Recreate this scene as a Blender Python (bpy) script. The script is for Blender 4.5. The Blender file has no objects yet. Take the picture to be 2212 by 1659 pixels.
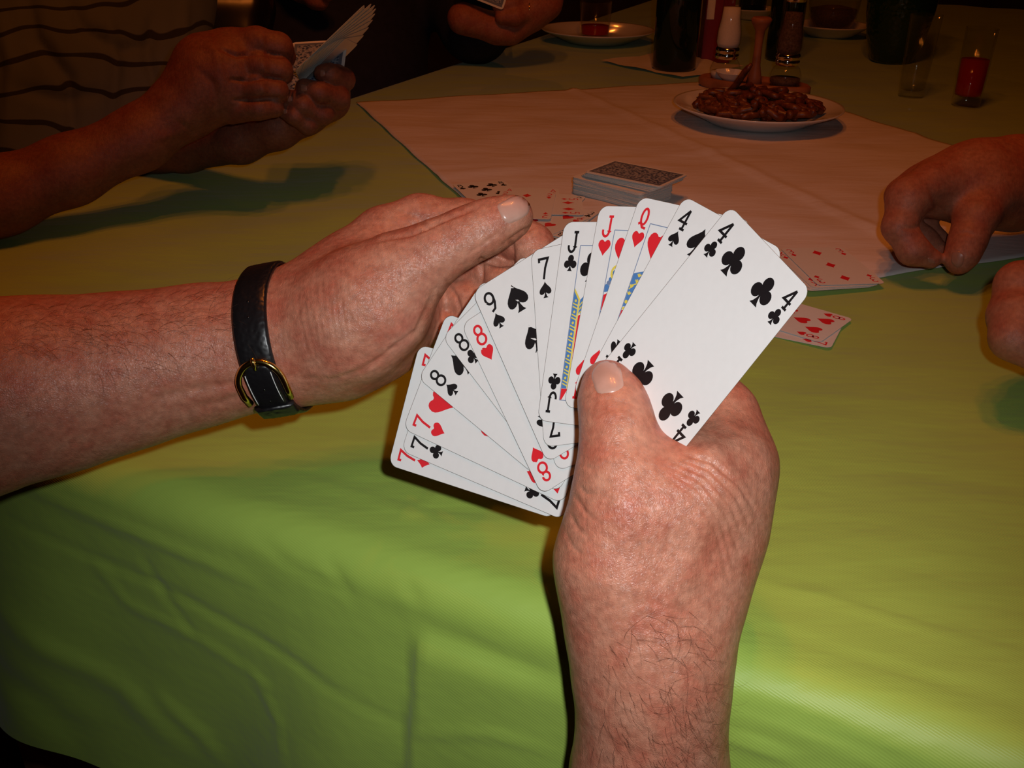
import bpy, bmesh, math, random
import numpy as np
from mathutils import Vector, Matrix
from mathutils.bvhtree import BVHTree

SC = bpy.context.scene
COL = SC.collection
random.seed(7)
rng = np.random.default_rng(7)

# ------------------------------------------------------------------ camera
F, CX, CY = 2100.0, 1106.0, 829.5          # focal length and centre in photo pixels
CAM_H = 0.30                                # camera height above the table top (z = 0)
HORIZON_Y, ROLL = -268.0, math.radians(1.0)
pitch = math.atan((CY - HORIZON_Y) / F)
fw = np.array([0, math.cos(pitch), -math.sin(pitch)])
up0 = np.array([0, math.sin(pitch), math.cos(pitch)])
rt0 = np.array([1.0, 0, 0])
rt = rt0 * math.cos(ROLL) + up0 * math.sin(ROLL)
up = -rt0 * math.sin(ROLL) + up0 * math.cos(ROLL)
CAM = np.array([0, 0, CAM_H])
B3 = np.array([rt, up, fw]).T               # camera (right, up, depth) -> world

cam_data = bpy.data.cameras.new('camera')
cam_data.sensor_width = 36.0
cam_data.lens = 36.0 * F / 2212.0
cam_data.clip_start = 0.02
cam_data.clip_end = 50
cam = bpy.data.objects.new('camera', cam_data)
COL.objects.link(cam)
cam.matrix_world = Matrix(((rt[0], up[0], -fw[0], 0), (rt[1], up[1], -fw[1], 0),
                           (rt[2], up[2], -fw[2], CAM_H), (0, 0, 0, 1)))
SC.camera = cam

# ------------------------------------------------------------------ world, lights, exposure
SC.view_settings.view_transform = 'Standard'
SC.view_settings.look = 'None'
SC.view_settings.exposure = 0.0
SC.view_settings.gamma = 1.0
SC.view_settings.use_curve_mapping = False
world = bpy.data.worlds.new('dim_room')
SC.world = world
world.use_nodes = True
world.node_tree.nodes['Background'].inputs[0].default_value = (0.35, 0.16, 0.06, 1)
world.node_tree.nodes['Background'].inputs[1].default_value = 0.006

def light(name, loc, power, colour, radius):
    d = bpy.data.lights.new(name, 'POINT')
    d.energy = power
    d.color = colour
    d.shadow_soft_size = radius
    o = bpy.data.objects.new(name, d)
    COL.objects.link(o)
    o.location = loc
    return o

flash_pos = CAM + rt * 0.031 + up * 0.028 + fw * 0.004
fl = bpy.data.lights.new('camera_flash', 'SPOT')
fl.energy = 7.15
fl.color = (0.96, 0.99, 1.0)
fl.shadow_soft_size = 0.007
fl.spot_size = math.radians(76)
fl.spot_blend = 1.0
flash = bpy.data.objects.new('camera_flash', fl)
COL.objects.link(flash)
flash.rotation_euler = (cam.matrix_world.to_3x3() @ Matrix.Rotation(math.radians(-10), 3, 'X') @ Matrix.Rotation(math.radians(-0.5), 3, 'Y')).to_euler()
flash.location = flash_pos
WARM = (1.0, 0.235, 0.03)
for dx, dy in ((-0.10, -0.07), (0.10, -0.07), (-0.10, 0.07), (0.10, 0.07)):     # bulbs of the lamp hanging over the table
    light('pendant_bulb', (0.05 + dx, 0.64 + dy, 1.20 + dx * 0.2), 3.9, WARM, 0.022)
light('glint_fill', (0.1, 3.4, 1.30), 2.2, WARM, 0.03)  # added light for glints down the table, no lamp stands there

# ------------------------------------------------------------------ pixel helpers
def cam2world(c):
    """camera coordinates in metres (right, up, depth) -> world"""
    return CAM + np.asarray(c) @ B3.T

def camp(u, v, z):
    return np.array([(u - CX) * z / F, -(v - CY) * z / F, z])

def P(u, v, z):
    """photo pixel at depth z (metres) -> world"""
    return cam2world(camp(u, v, z))

def ray(u, v):
    return B3 @ np.array([(u - CX) / F, -(v - CY) / F, 1.0])

def G(u, v, h=0.0):
    """photo pixel -> point on the horizontal plane at height h"""
    d = ray(u, v)
    return CAM + d * ((h - CAM_H) / d[2])

def to_px(w):
    c = (np.asarray(w) - CAM) @ B3
    return CX + F * c[..., 0] / c[..., 2], CY - F * c[..., 1] / c[..., 2], c[..., 2]

# ------------------------------------------------------------------ material helpers
def new_mat(name):
    m = bpy.data.materials.new(name)
    m.use_nodes = True
    nt = m.node_tree
    return m, nt, nt.nodes['Principled BSDF']

def N(nt, kind, **kw):
    n = nt.nodes.new(kind)
    for k, v in kw.items():
        if k in n.inputs.keys():
            n.inputs[k].default_value = v
        else:
            setattr(n, k, v)
    return n

def coords(nt, kind='Object', scale=None, rot=None):
    tc = N(nt, 'ShaderNodeTexCoord')
    if scale is None and rot is None:
        return tc.outputs[kind]
    mp = N(nt, 'ShaderNodeMapping')
    if scale is not None:
        mp.inputs['Scale'].default_value = scale
    if rot is not None:
        mp.inputs['Rotation'].default_value = rot
    nt.links.new(tc.outputs[kind], mp.inputs[0])
    return mp.outputs[0]

def ramp(nt, fac, stops):
    r = N(nt, 'ShaderNodeValToRGB')
    el = r.color_ramp.elements
    while len(el) < len(stops):
        el.new(0.5)
    for e, (p, c) in zip(el, stops):
        e.position = p
        e.color = (*c, 1) if len(c) == 3 else c
    nt.links.new(fac, r.inputs[0])
    return r.outputs[0]

def bump(nt, bs, height, strength, dist, prev=None):
    b = N(nt, 'ShaderNodeBump')
    b.inputs['Strength'].default_value = strength
    b.inputs['Distance'].default_value = dist
    nt.links.new(height, b.inputs['Height'])
    if prev is not None:
        nt.links.new(prev, b.inputs['Normal'])
    nt.links.new(b.outputs[0], bs.inputs['Normal'])
    return b.outputs[0]

def plain(name, col, rough=0.5, metal=0.0, noise=0.08, scale=60.0, spec=0.5, trans=0.0, ior=1.45, coat=0.0):
    m, nt, bs = new_mat(name)
    nz = N(nt, 'ShaderNodeTexNoise')
    nz.inputs['Scale'].default_value = scale
    nz.inputs['Detail'].default_value = 3
    nt.links.new(coords(nt), nz.inputs['Vector'])
    lo = tuple(max(0, c * (1 - noise)) for c in col)
    hi = tuple(min(1, c * (1 + noise)) for c in col)
    nt.links.new(ramp(nt, nz.outputs[0], [(0.3, lo), (0.7, hi)]), bs.inputs['Base Color'])
    bs.inputs['Roughness'].default_value = rough
    bs.inputs['Metallic'].default_value = metal
    bs.inputs['Specular IOR Level'].default_value = spec
    bs.inputs['Transmission Weight'].default_value = trans
    bs.inputs['IOR'].default_value = ior
    bs.inputs['Coat Weight'].default_value = coat
    return m

def skin_mat(name, base, red, pale, bump_s=1.0, gloss=0.42):
    m, nt, bs = new_mat(name)
    co = coords(nt)
    n1 = N(nt, 'ShaderNodeTexNoise'); n1.inputs['Scale'].default_value = 75; n1.inputs['Detail'].default_value = 6
    n1.inputs['Roughness'].default_value = 0.6
    nt.links.new(co, n1.inputs['Vector'])
    c1 = ramp(nt, n1.outputs[0], [(0.32, pale), (0.5, base), (0.66, red)])
    n2 = N(nt, 'ShaderNodeTexNoise'); n2.inputs['Scale'].default_value = 330; n2.inputs['Detail'].default_value = 3
    nt.links.new(co, n2.inputs['Vector'])
    c2 = ramp(nt, n2.outputs[0], [(0.3, (0.80, 0.74, 0.72)), (0.7, (1.12, 1.08, 1.06))])
    mx = N(nt, 'ShaderNodeMix', data_type='RGBA', blend_type='MULTIPLY')
    mx.inputs['Factor'].default_value = 1.0
    nt.links.new(c1, mx.inputs['A']); nt.links.new(c2, mx.inputs['B'])
    nt.links.new(mx.outputs['Result'], bs.inputs['Base Color'])
    bs.inputs['Roughness'].default_value = gloss
    bs.inputs['Specular IOR Level'].default_value = 0.45
    bs.inputs['Subsurface Weight'].default_value = 0.12
    bs.inputs['Subsurface Radius'].default_value = (1.0, 0.35, 0.2)
    bs.inputs['Subsurface Scale'].default_value = 0.0035
    # fine skin relief: cells, pores and creases
    vo = N(nt, 'ShaderNodeTexVoronoi', feature='DISTANCE_TO_EDGE')
    vo.inputs['Scale'].default_value = 560
    wn = N(nt, 'ShaderNodeTexNoise'); wn.inputs['Scale'].default_value = 170; wn.inputs['Detail'].default_value = 2
    nt.links.new(co, wn.inputs['Vector'])
    ad = N(nt, 'ShaderNodeMix', data_type='RGBA', blend_type='LINEAR_LIGHT')
    ad.inputs['Factor'].default_value = 0.012
    nt.links.new(co, ad.inputs['A']); nt.links.new(wn.outputs['Color'], ad.inputs['B'])
    nt.links.new(ad.outputs['Result'], vo.inputs['Vector'])
    b1 = bump(nt, bs, vo.outputs['Distance'], 0.42 * bump_s, 0.0006)
    # stretched wrinkles running across the wrist and knuckles
    st = N(nt, 'ShaderNodeTexNoise'); st.inputs['Scale'].default_value = 1.0; st.inputs['Detail'].default_value = 4
    nt.links.new(coords(nt, 'Object', (620, 190, 190), (0.3, 0.5, -0.35)), st.inputs['Vector'])
    b2 = bump(nt, bs, st.outputs[0], 0.38 * bump_s, 0.0007, b1)
    n3 = N(nt, 'ShaderNodeTexNoise'); n3.inputs['Scale'].default_value = 120; n3.inputs['Detail'].default_value = 4
    nt.links.new(co, n3.inputs['Vector'])
    bump(nt, bs, n3.outputs[0], 0.30 * bump_s, 0.0010, b2)
    return m

MAT = {}
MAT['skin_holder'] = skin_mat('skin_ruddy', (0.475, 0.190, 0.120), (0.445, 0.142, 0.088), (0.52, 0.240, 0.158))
MAT['skin_dark'] = skin_mat('skin_dimmed', (0.34, 0.115, 0.065), (0.31, 0.085, 0.048), (0.36, 0.14, 0.085), 0.8, 0.55)  # skin darkened to imitate the dimmer light on the other players
MAT['skin_dimmed_more'] = skin_mat('skin_dimmed_more', (0.20, 0.062, 0.034), (0.18, 0.045, 0.025), (0.22, 0.078, 0.045), 0.9, 0.55)  # darkened further, shade on the striped player put into the colour
MAT['nail_dim'] = plain('nail_dim', (0.30, 0.125, 0.085), 0.35, noise=0.06, scale=200)
MAT['nail'] = plain('nail', (0.50, 0.27, 0.205), 0.28, noise=0.06, scale=200, coat=0.3)
MAT['hair'] = plain('hair', (0.085, 0.036, 0.018), 0.5)
MAT['card'] = plain('card_stock', (0.735, 0.735, 0.725), 0.42, noise=0.01, scale=300)
MAT['card_edge_shade'] = plain('card_edge_shade', (0.16, 0.12, 0.085), 0.7, noise=0.05, scale=500)  # dark brown imitates the thin shadow lines between fanned cards
MAT['card_side'] = plain('card_side', (0.50, 0.48, 0.45), 0.7, noise=0.08, scale=700)
MAT['black'] = plain('print_black', (0.010, 0.008, 0.009), 0.45, noise=0.1)
MAT['red'] = plain('print_red', (0.70, 0.020, 0.030), 0.45, noise=0.03)
MAT['blue'] = plain('print_blue', (0.075, 0.20, 0.46), 0.45, noise=0.03)
MAT['yellow'] = plain('print_yellow', (0.72, 0.58, 0.09), 0.45, noise=0.03)
MAT['line'] = plain('print_line_blue', (0.16, 0.22, 0.36), 0.45, noise=0.03)
MAT['gold'] = plain('gold', (0.83, 0.56, 0.17), 0.18, metal=1.0, noise=0.03)
MAT['steel'] = plain('chrome', (0.75, 0.72, 0.68), 0.10, metal=1.0, noise=0.02)
MAT['china'] = plain('white_china', (0.72, 0.68, 0.66), 0.14, noise=0.02, coat=0.4)
MAT['wood'] = plain('turned_wood', (0.30, 0.115, 0.055), 0.5, noise=0.35, scale=30)
MAT['navy'] = plain('navy_cloth', (0.010, 0.010, 0.022), 0.9, noise=0.3)
MAT['napkin'] = plain('paper_napkin', (0.70, 0.66, 0.62), 0.9, noise=0.05)
MAT['salt'] = plain('salt', (0.72, 0.68, 0.66), 0.9, noise=0.04, scale=400)
MAT['pepper'] = plain('peppercorns', (0.10, 0.06, 0.045), 0.8, noise=0.5, scale=350)
MAT['maroon'] = plain('maroon_card', (0.20, 0.012, 0.02), 0.45, noise=0.05)
def clear_mat(name, tint, body=None, amount=0.0):
    m, nt, bs = new_mat(name)
    out = nt.nodes['Material Output']
    nt.nodes.remove(bs)
    tr = N(nt, 'ShaderNodeBsdfTransparent'); tr.inputs[0].default_value = (*tint, 1)
    gl = N(nt, 'ShaderNodeBsdfGlossy'); gl.inputs['Roughness'].default_value = 0.03
    lw = N(nt, 'ShaderNodeLayerWeight'); lw.inputs['Blend'].default_value = 0.5
    pw = N(nt, 'ShaderNodeMath', operation='POWER'); pw.inputs[1].default_value = 4.0
    nt.links.new(lw.outputs['Facing'], pw.inputs[0])
    fr = N(nt, 'ShaderNodeMath', operation='MULTIPLY_ADD'); fr.inputs[1].default_value = 0.55; fr.inputs[2].default_value = 0.035
    nt.links.new(pw.outputs[0], fr.inputs[0])
    cur = tr.outputs[0]
    if body:
        df = N(nt, 'ShaderNodeBsdfTranslucent'); df.inputs[0].default_value = (*body, 1)
        d2 = N(nt, 'ShaderNodeBsdfDiffuse'); d2.inputs[0].default_value = (*body, 1)
        m0 = N(nt, 'ShaderNodeMixShader'); m0.inputs[0].default_value = 0.5
        nt.links.new(df.outputs[0], m0.inputs[1]); nt.links.new(d2.outputs[0], m0.inputs[2])
        m1 = N(nt, 'ShaderNodeMixShader'); m1.inputs[0].default_value = amount
        nt.links.new(cur, m1.inputs[1]); nt.links.new(m0.outputs[0], m1.inputs[2])
        cur = m1.outputs[0]
    mx = N(nt, 'ShaderNodeMixShader')
    nt.links.new(fr.outputs[0], mx.inputs[0]); nt.links.new(cur, mx.inputs[1]); nt.links.new(gl.outputs[0], mx.inputs[2])
    nt.links.new(mx.outputs[0], out.inputs[0])
    return m
MAT['glass'] = clear_mat('clear_glass', (0.94, 0.94, 0.93))
MAT['drink'] = clear_mat('red_drink', (0.75, 0.05, 0.06), (0.85, 0.02, 0.05), 0.55)
MAT['green_glass'] = plain('green_glass', (0.012, 0.05, 0.018), 0.06, noise=0.05, spec=0.5)
MAT['dark_glass'] = plain('dark_liquid_glass', (0.006, 0.012, 0.008), 0.05, noise=0.05)
MAT['bag'] = plain('black_leather', (0.008, 0.006, 0.006), 0.25, noise=0.2)

def strap_mat():
    m, nt, bs = new_mat('black_grained_leather')
    bs.inputs['Base Color'].default_value = (0.008, 0.007, 0.008, 1)
    bs.inputs['Roughness'].default_value = 0.33
    vo = N(nt, 'ShaderNodeTexVoronoi', feature='SMOOTH_F1')
    vo.inputs['Scale'].default_value = 420
    nt.links.new(coords(nt), vo.inputs['Vector'])
    bump(nt, bs, vo.outputs['Distance'], 0.35, 0.0008)
    return m
MAT['strap'] = strap_mat()

def back_mat():
    """blue scroll pattern of the card backs, in card coordinates"""
    m, nt, bs = new_mat('card_back_pattern')
    co = coords(nt, 'Object')
    vo = N(nt, 'ShaderNodeTexVoronoi', feature='F1'); vo.inputs['Scale'].default_value = 330
    nt.links.new(co, vo.inputs['Vector'])
    wv = N(nt, 'ShaderNodeTexNoise'); wv.inputs['Scale'].default_value = 520; wv.inputs['Detail'].default_value = 2
    nt.links.new(co, wv.inputs['Vector'])
    mu = N(nt, 'ShaderNodeMath', operation='MULTIPLY')
    nt.links.new(vo.outputs['Distance'], mu.inputs[0]); nt.links.new(wv.outputs[0], mu.inputs[1])
    c = ramp(nt, mu.outputs[0], [(0.12, (0.035, 0.05, 0.10)), (0.2, (0.11, 0.14, 0.22)), (0.34, (0.33, 0.34, 0.38))])
    nt.links.new(c, bs.inputs['Base Color'])
    bs.inputs['Roughness'].default_value = 0.45
    return m
MAT['back'] = back_mat()
MAT['back_rim'] = plain('card_back_rim', (0.13, 0.15, 0.21), 0.45, noise=0.05)

def cloth_mat(name, c_lo, c_hi, weave, rough, sheen):
    m, nt, bs = new_mat(name)
    co = coords(nt)
    n1 = N(nt, 'ShaderNodeTexNoise'); n1.inputs['Scale'].default_value = 9; n1.inputs['Detail'].default_value = 4
    nt.links.new(co, n1.inputs['Vector'])
    nt.links.new(ramp(nt, n1.outputs[0], [(0.3, c_lo), (0.7, c_hi)]), bs.inputs['Base Color'])
    bs.inputs['Roughness'].default_value = rough
    bs.inputs['Specular IOR Level'].default_value = 0.35
    bs.inputs['Sheen Weight'].default_value = sheen
    bs.inputs['Sheen Roughness'].default_value = 0.4
    wv = N(nt, 'ShaderNodeTexWave'); wv.wave_type = 'BANDS'; wv.bands_direction = 'DIAGONAL'
    wv.inputs['Scale'].default_value = weave; wv.inputs['Distortion'].default_value = 0.6
    wv.inputs['Detail'].default_value = 1
    nt.links.new(co, wv.inputs['Vector'])
    b1 = bump(nt, bs, wv.outputs[0], 0.18, 0.0003)
    n2 = N(nt, 'ShaderNodeTexNoise'); n2.inputs['Scale'].default_value = 1.0; n2.inputs['Detail'].default_value = 3
    nt.links.new(coords(nt, 'Object', (10, 36, 22), (0, 0, -0.415)), n2.inputs['Vector'])
    bump(nt, bs, n2.outputs[0], 0.35, 0.006, b1)
    return m
MAT['cloth'] = cloth_mat('lime_tablecloth', (0.335, 0.475, 0.078), (0.375, 0.53, 0.090), 330, 0.46, 0.2)
MAT['runner'] = cloth_mat('white_overcloth', (0.66, 0.60, 0.58), (0.72, 0.66, 0.64), 500, 0.8, 0.0)

def stripe_mat():
    m, nt, bs = new_mat('striped_shirt_cloth')
    co = coords(nt)
    nz = N(nt, 'ShaderNodeTexNoise'); nz.inputs['Scale'].default_value = 7; nz.inputs['Detail'].default_value = 2
    nt.links.new(co, nz.inputs['Vector'])
    sp = N(nt, 'ShaderNodeSeparateXYZ'); nt.links.new(co, sp.inputs[0])
    m1 = N(nt, 'ShaderNodeMath', operation='MULTIPLY_ADD'); m1.inputs[1].default_value = 0.085
    nt.links.new(nz.outputs[0], m1.inputs[0]); nt.links.new(sp.outputs['Z'], m1.inputs[2])
    m2 = N(nt, 'ShaderNodeMath', operation='MULTIPLY'); m2.inputs[1].default_value = 1 / 0.0285
    nt.links.new(m1.outputs[0], m2.inputs[0])
    m3 = N(nt, 'ShaderNodeMath', operation='FRACT'); nt.links.new(m2.outputs[0], m3.inputs[0])
    c = ramp(nt, m3.outputs[0], [(0.0, (0.012, 0.012, 0.018)), (0.15, (0.012, 0.012, 0.018)), (0.18, (0.085, 0.10, 0.125)), (1.0, (0.085, 0.10, 0.125))])
    nt.links.new(c, bs.inputs['Base Color'])
    bs.inputs['Roughness'].default_value = 0.9
    return m
MAT['stripes'] = stripe_mat()

def pretzel_mat():
    m, nt, bs = new_mat('baked_pretzel')
    n1 = N(nt, 'ShaderNodeTexNoise'); n1.inputs['Scale'].default_value = 130; n1.inputs['Detail'].default_value = 4
    nt.links.new(coords(nt), n1.inputs['Vector'])
    nt.links.new(ramp(nt, n1.outputs[0], [(0.3, (0.06, 0.012, 0.005)), (0.64, (0.19, 0.05, 0.016)), (0.76, (0.42, 0.25, 0.14))]), bs.inputs['Base Color'])
    bs.inputs['Roughness'].default_value = 0.4
    bump(nt, bs, n1.outputs[0], 0.4, 0.001)
    return m
MAT['pretzel'] = pretzel_mat()

# ------------------------------------------------------------------ object helpers
def tag(o, label=None, cat=None, group=None, kind=None):
    if label: o['label'] = label
    if cat: o['category'] = cat
    if group: o['group'] = group
    if kind: o['kind'] = kind
    return o

def mesh_obj(name, verts, faces, mat=None, parent=None, smooth=True, fmat=None):
    me = bpy.data.meshes.new(name)
    me.from_pydata([tuple(map(float, v)) for v in verts], [], [tuple(int(i) for i in f) for f in faces])
    mats = mat if isinstance(mat, (list, tuple)) else [mat]
    for m in mats:
        me.materials.append(MAT[m] if isinstance(m, str) else m)
    if fmat is not None:
        me.polygons.foreach_set('material_index', np.asarray(fmat, dtype=np.int32))
    if smooth:
        me.polygons.foreach_set('use_smooth', np.ones(len(me.polygons), dtype=bool))
    me.update()
    o = bpy.data.objects.new(name, me)
    COL.objects.link(o)
    if parent is not None:
        o.parent = parent
    return o

def empty(name, loc=(0, 0, 0)):
    o = bpy.data.objects.new(name, None)
    o.empty_display_size = 0.02
    COL.objects.link(o)
    o.location = tuple(map(float, loc))
    return o

def lathe(name, prof, mat, parent=None, seg=40, loc=None, cap=False):
    """surface of revolution about z; prof = [(r, z), ...]"""
    vs, fs = [], []
    n = len(prof)
    for i in range(seg):
        a = 2 * math.pi * i / seg
        for r, z in prof:
            vs.append((r * math.cos(a), r * math.sin(a), z))
    for i in range(seg):
        j = (i + 1) % seg
        for k in range(n - 1):
            fs.append((i * n + k, j * n + k, j * n + k + 1, i * n + k + 1))
    o = mesh_obj(name, vs, fs, mat, parent)
    bm = bmesh.new(); bm.from_mesh(o.data)
    bmesh.ops.remove_doubles(bm, verts=bm.verts, dist=1e-6)
    if cap:
        bmesh.ops.holes_fill(bm, edges=[e for e in bm.edges if e.is_boundary])
    bmesh.ops.recalc_face_normals(bm, faces=bm.faces)
    bm.to_mesh(o.data); bm.free()
    if loc is not None:
        o.location = tuple(map(float, loc))
    return o

def tube(pts, r, seg=8, closed=False):
    """verts and faces of a tube along 3-D points; r = radius or list"""
    pts = np.asarray(pts, float); n = len(pts)
    rr = np.full(n, r) if np.isscalar(r) else np.asarray(r)
    vs, fs = [], []
    ref = None
    for i in range(n):
        if closed:
            t = pts[(i + 1) % n] - pts[i - 1]
        else:
            t = pts[min(i + 1, n - 1)] - pts[max(i - 1, 0)]
        t = t / (np.linalg.norm(t) + 1e-12)
        if ref is None:
            ref = np.array([0, 0, 1.0]) if abs(t[2]) < 0.9 else np.array([1.0, 0, 0])
        a = np.cross(t, ref); a /= np.linalg.norm(a) + 1e-12
        b = np.cross(a, t); ref = b
        for k in range(seg):
            an = 2 * math.pi * k / seg
            vs.append(pts[i] + rr[i] * (math.cos(an) * a + math.sin(an) * b))
    m = n if closed else n - 1
    for i in range(m):
        j = (i + 1) % n
        for k in range(seg):
            l = (k + 1) % seg
            fs.append((i * seg + k, i * seg + l, j * seg + l, j * seg + k))
    if not closed:
        fs.append(tuple(range(seg - 1, -1, -1)))
        fs.append(tuple((n - 1) * seg + k for k in range(seg)))
    return vs, fs

def join(parts):
    vs, fs = [], []
    for v, f in parts:
        o = len(vs)
        vs += list(v)
        fs += [tuple(i + o for i in q) for q in f]
    return vs, fs

def smoothstep(x, a, b):
    t = np.clip((x - a) / (b - a), 0, 1)
    return t * t * (3 - 2 * t)

def seg_dist(px, py, poly):
    """distance from pixel arrays to a polyline and the taper along it"""
    best = np.full(px.shape, 1e9); tt = np.zeros(px.shape)
    n = len(poly) - 1
    for i in range(n):
        (x0, y0), (x1, y1) = poly[i], poly[i + 1]
        dx, dy = x1 - x0, y1 - y0
        t = np.clip(((px - x0) * dx + (py - y0) * dy) / (dx * dx + dy * dy + 1e-9), 0, 1)
        d = np.hypot(px - x0 - t * dx, py - y0 - t * dy)
        m = d < best
        best[m] = d[m]; tt[m] = (i + t[m]) / n
    return best, tt

# ------------------------------------------------------------------ room
def slab(name, lo, hi, mat, parent=None):
    x0, y0, z0 = lo; x1, y1, z1 = hi
    vs = [(x, y, z) for x in (x0, x1) for y in (y0, y1) for z in (z0, z1)]
    fs = [(0, 1, 3, 2), (4, 6, 7, 5), (0, 4, 5, 1), (2, 3, 7, 6), (0, 2, 6, 4), (1, 5, 7, 3)]
    return mesh_obj(name, vs, fs, mat, parent, smooth=False)

MAT['floor'] = plain('dark_floor', (0.035, 0.018, 0.012), 0.6, noise=0.4, scale=12)
MAT['wall'] = plain('dark_panelling', (0.06, 0.028, 0.016), 0.7, noise=0.25, scale=8)
tag(slab('floor', (-2.8, -1.6, -0.80), (3.2, 5.2, -0.75), 'floor'), 'dark brown floor under the table', kind='structure')
tag(slab('wall_far', (-2.8, 5.15, -0.75), (3.2, 5.25, 1.75), 'wall'), 'dark far wall of the room', kind='structure')
tag(slab('wall_left', (-2.85, -1.6, -0.75), (-2.75, 5.2, 1.75), 'wall'), 'dark wall on the left', kind='structure')
tag(slab('wall_right', (3.15, -1.6, -0.75), (3.25, 5.2, 1.75), 'wall'), 'dark wall on the right', kind='structure')
tag(slab('ceiling', (-2.8, -1.6, 1.75), (3.2, 5.2, 1.80), 'wall'), 'dark ceiling over the room', kind='structure')

# ------------------------------------------------------------------ table and its cloths
UD = np.array([0.404, 0.9148]); UD /= np.linalg.norm(UD)     # along the table
VD = np.array([UD[1], -UD[0]])                                # across the table
A0, A1, B0, B1 = -0.825, 0.115, 0.345, 3.15                   # cloth edges on the table top
DROP, RHO = 0.238, 0.022

def fold(x, lo, hi):
    """cloth coordinate -> (position, drop) over the rounded table edge"""
    pos = x.copy(); down = np.zeros_like(x)
    for sgn, e in ((-1, lo), (1, hi)):
        s = (x - e) * sgn
        m = s > 0
        th = np.clip(s / RHO, 0, math.pi / 2)
        pos = np.where(m, e + sgn * RHO * np.sin(th), pos)
        down = np.where(m, RHO * (1 - np.cos(th)) + np.clip(s - RHO * math.pi / 2, 0, None), down)
    return pos, down

def drape(A, Bc, lift=0.0):
    a, da = fold(A, A0, A1)
    b, db = fold(Bc, B0, B1)
    dn = np.maximum(da, db)
    ext = lift * np.ones_like(A)
    a = a + np.where(A < A0, -ext, 0) * (da > RHO) + np.where(A > A1, ext, 0) * (da > RHO)
    b = b + np.where(Bc < B0, -ext, 0) * (db > RHO)
    z = -dn + lift * (dn < RHO)
    return a, b, z

def ab2w(a, b, z):
    return np.stack([a * VD[0] + b * UD[0], a * VD[1] + b * UD[1], z], -1)

def grid_faces(nu, nv):
    i, j = np.meshgrid(np.arange(nu - 1), np.arange(nv - 1), indexing='ij')
    q = i * nv + j
    return np.stack([q, q + nv, q + nv + 1, q + 1], -1).reshape(-1, 4)

def grid_normals(W):
    du = np.gradient(W, axis=0); dv = np.gradient(W, axis=1)
    n = np.cross(du, dv)
    n /= np.linalg.norm(n, axis=-1, keepdims=True) + 1e-12
    return n

# creases of the cloth: photo polyline, half width in pixels, height in metres (+ = ridge)
CLOTH_CREASES = [
    ([(30, 1040), (180, 1105), (360, 1180), (560, 1262)], 11, 0.0035),
    ([(0, 1110), (190, 1200), (390, 1290), (580, 1395), (720, 1480), (880, 1560)], 8, -0.0028),
    ([(200, 1215), (270, 1310), (420, 1380), (600, 1500)], 7, 0.0026),
    ([(300, 1190), (345, 1280), (430, 1390)], 7, -0.0025),
    ([(540, 1140), (620, 1220), (770, 1290)], 8, -0.0022),
    ([(700, 1200), (760, 1285)], 8, -0.0030),
    ([(870, 1250), (905, 1300)], 8, -0.0030),
    ([(0, 1290), (120, 1400), (260, 1490), (400, 1640)], 22, 0.0050),
    ([(0, 1420), (90, 1490), (190, 1600)], 26, -0.0050),
    ([(330, 1500), (420, 1600), (450, 1659)], 14, 0.0040),
    ([(540, 1450), (600, 1560), (610, 1659)], 10, 0.0030),
    ([(925, 1360), (1080, 1420), (1210, 1465)], 14, -0.0022),
    ([(900, 1570), (1060, 1575), (1200, 1620)], 10, 0.0022),
    ([(1600, 1250), (1760, 1285), (2000, 1360), (2212, 1415)], 8, 0.0016),
    ([(1590, 1340), (1800, 1400), (2000, 1460), (2212, 1525)], 7, -0.0016),
    ([(1560, 1515), (1750, 1570), (1900, 1630), (1990, 1659)], 12, -0.0040),
    ([(1560, 1590), (1720, 1640)], 12, 0.0040),
    ([(640, 1030), (800, 1075), (960, 1130)], 9, 0.0013),
    ([(860, 1120), (940, 1075), (1100, 1085)], 9, 0.0016),
    ([(0, 540), (220, 590), (420, 610)], 9, 0.0018),
    ([(0, 590), (150, 620), (300, 640)], 10, -0.0016),
    ([(760, 330), (860, 280)], 5, 0.0012),
    ([(1700, 850), (1950, 870), (2212, 880)], 10, 0.0012),
    ([(1690, 1000), (1950, 1020), (2212, 1060)], 12, -0.0012),
]

def dense(lo, hi, brk):
    """coordinate list with the given (limit, step) pieces"""
    out = [lo]
    for lim, st in brk:
        while out[-1] < lim - 1e-6 and out[-1] < hi - 1e-6:
            out.append(min(out[-1] + st, lim, hi))
    return np.array(out)

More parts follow.
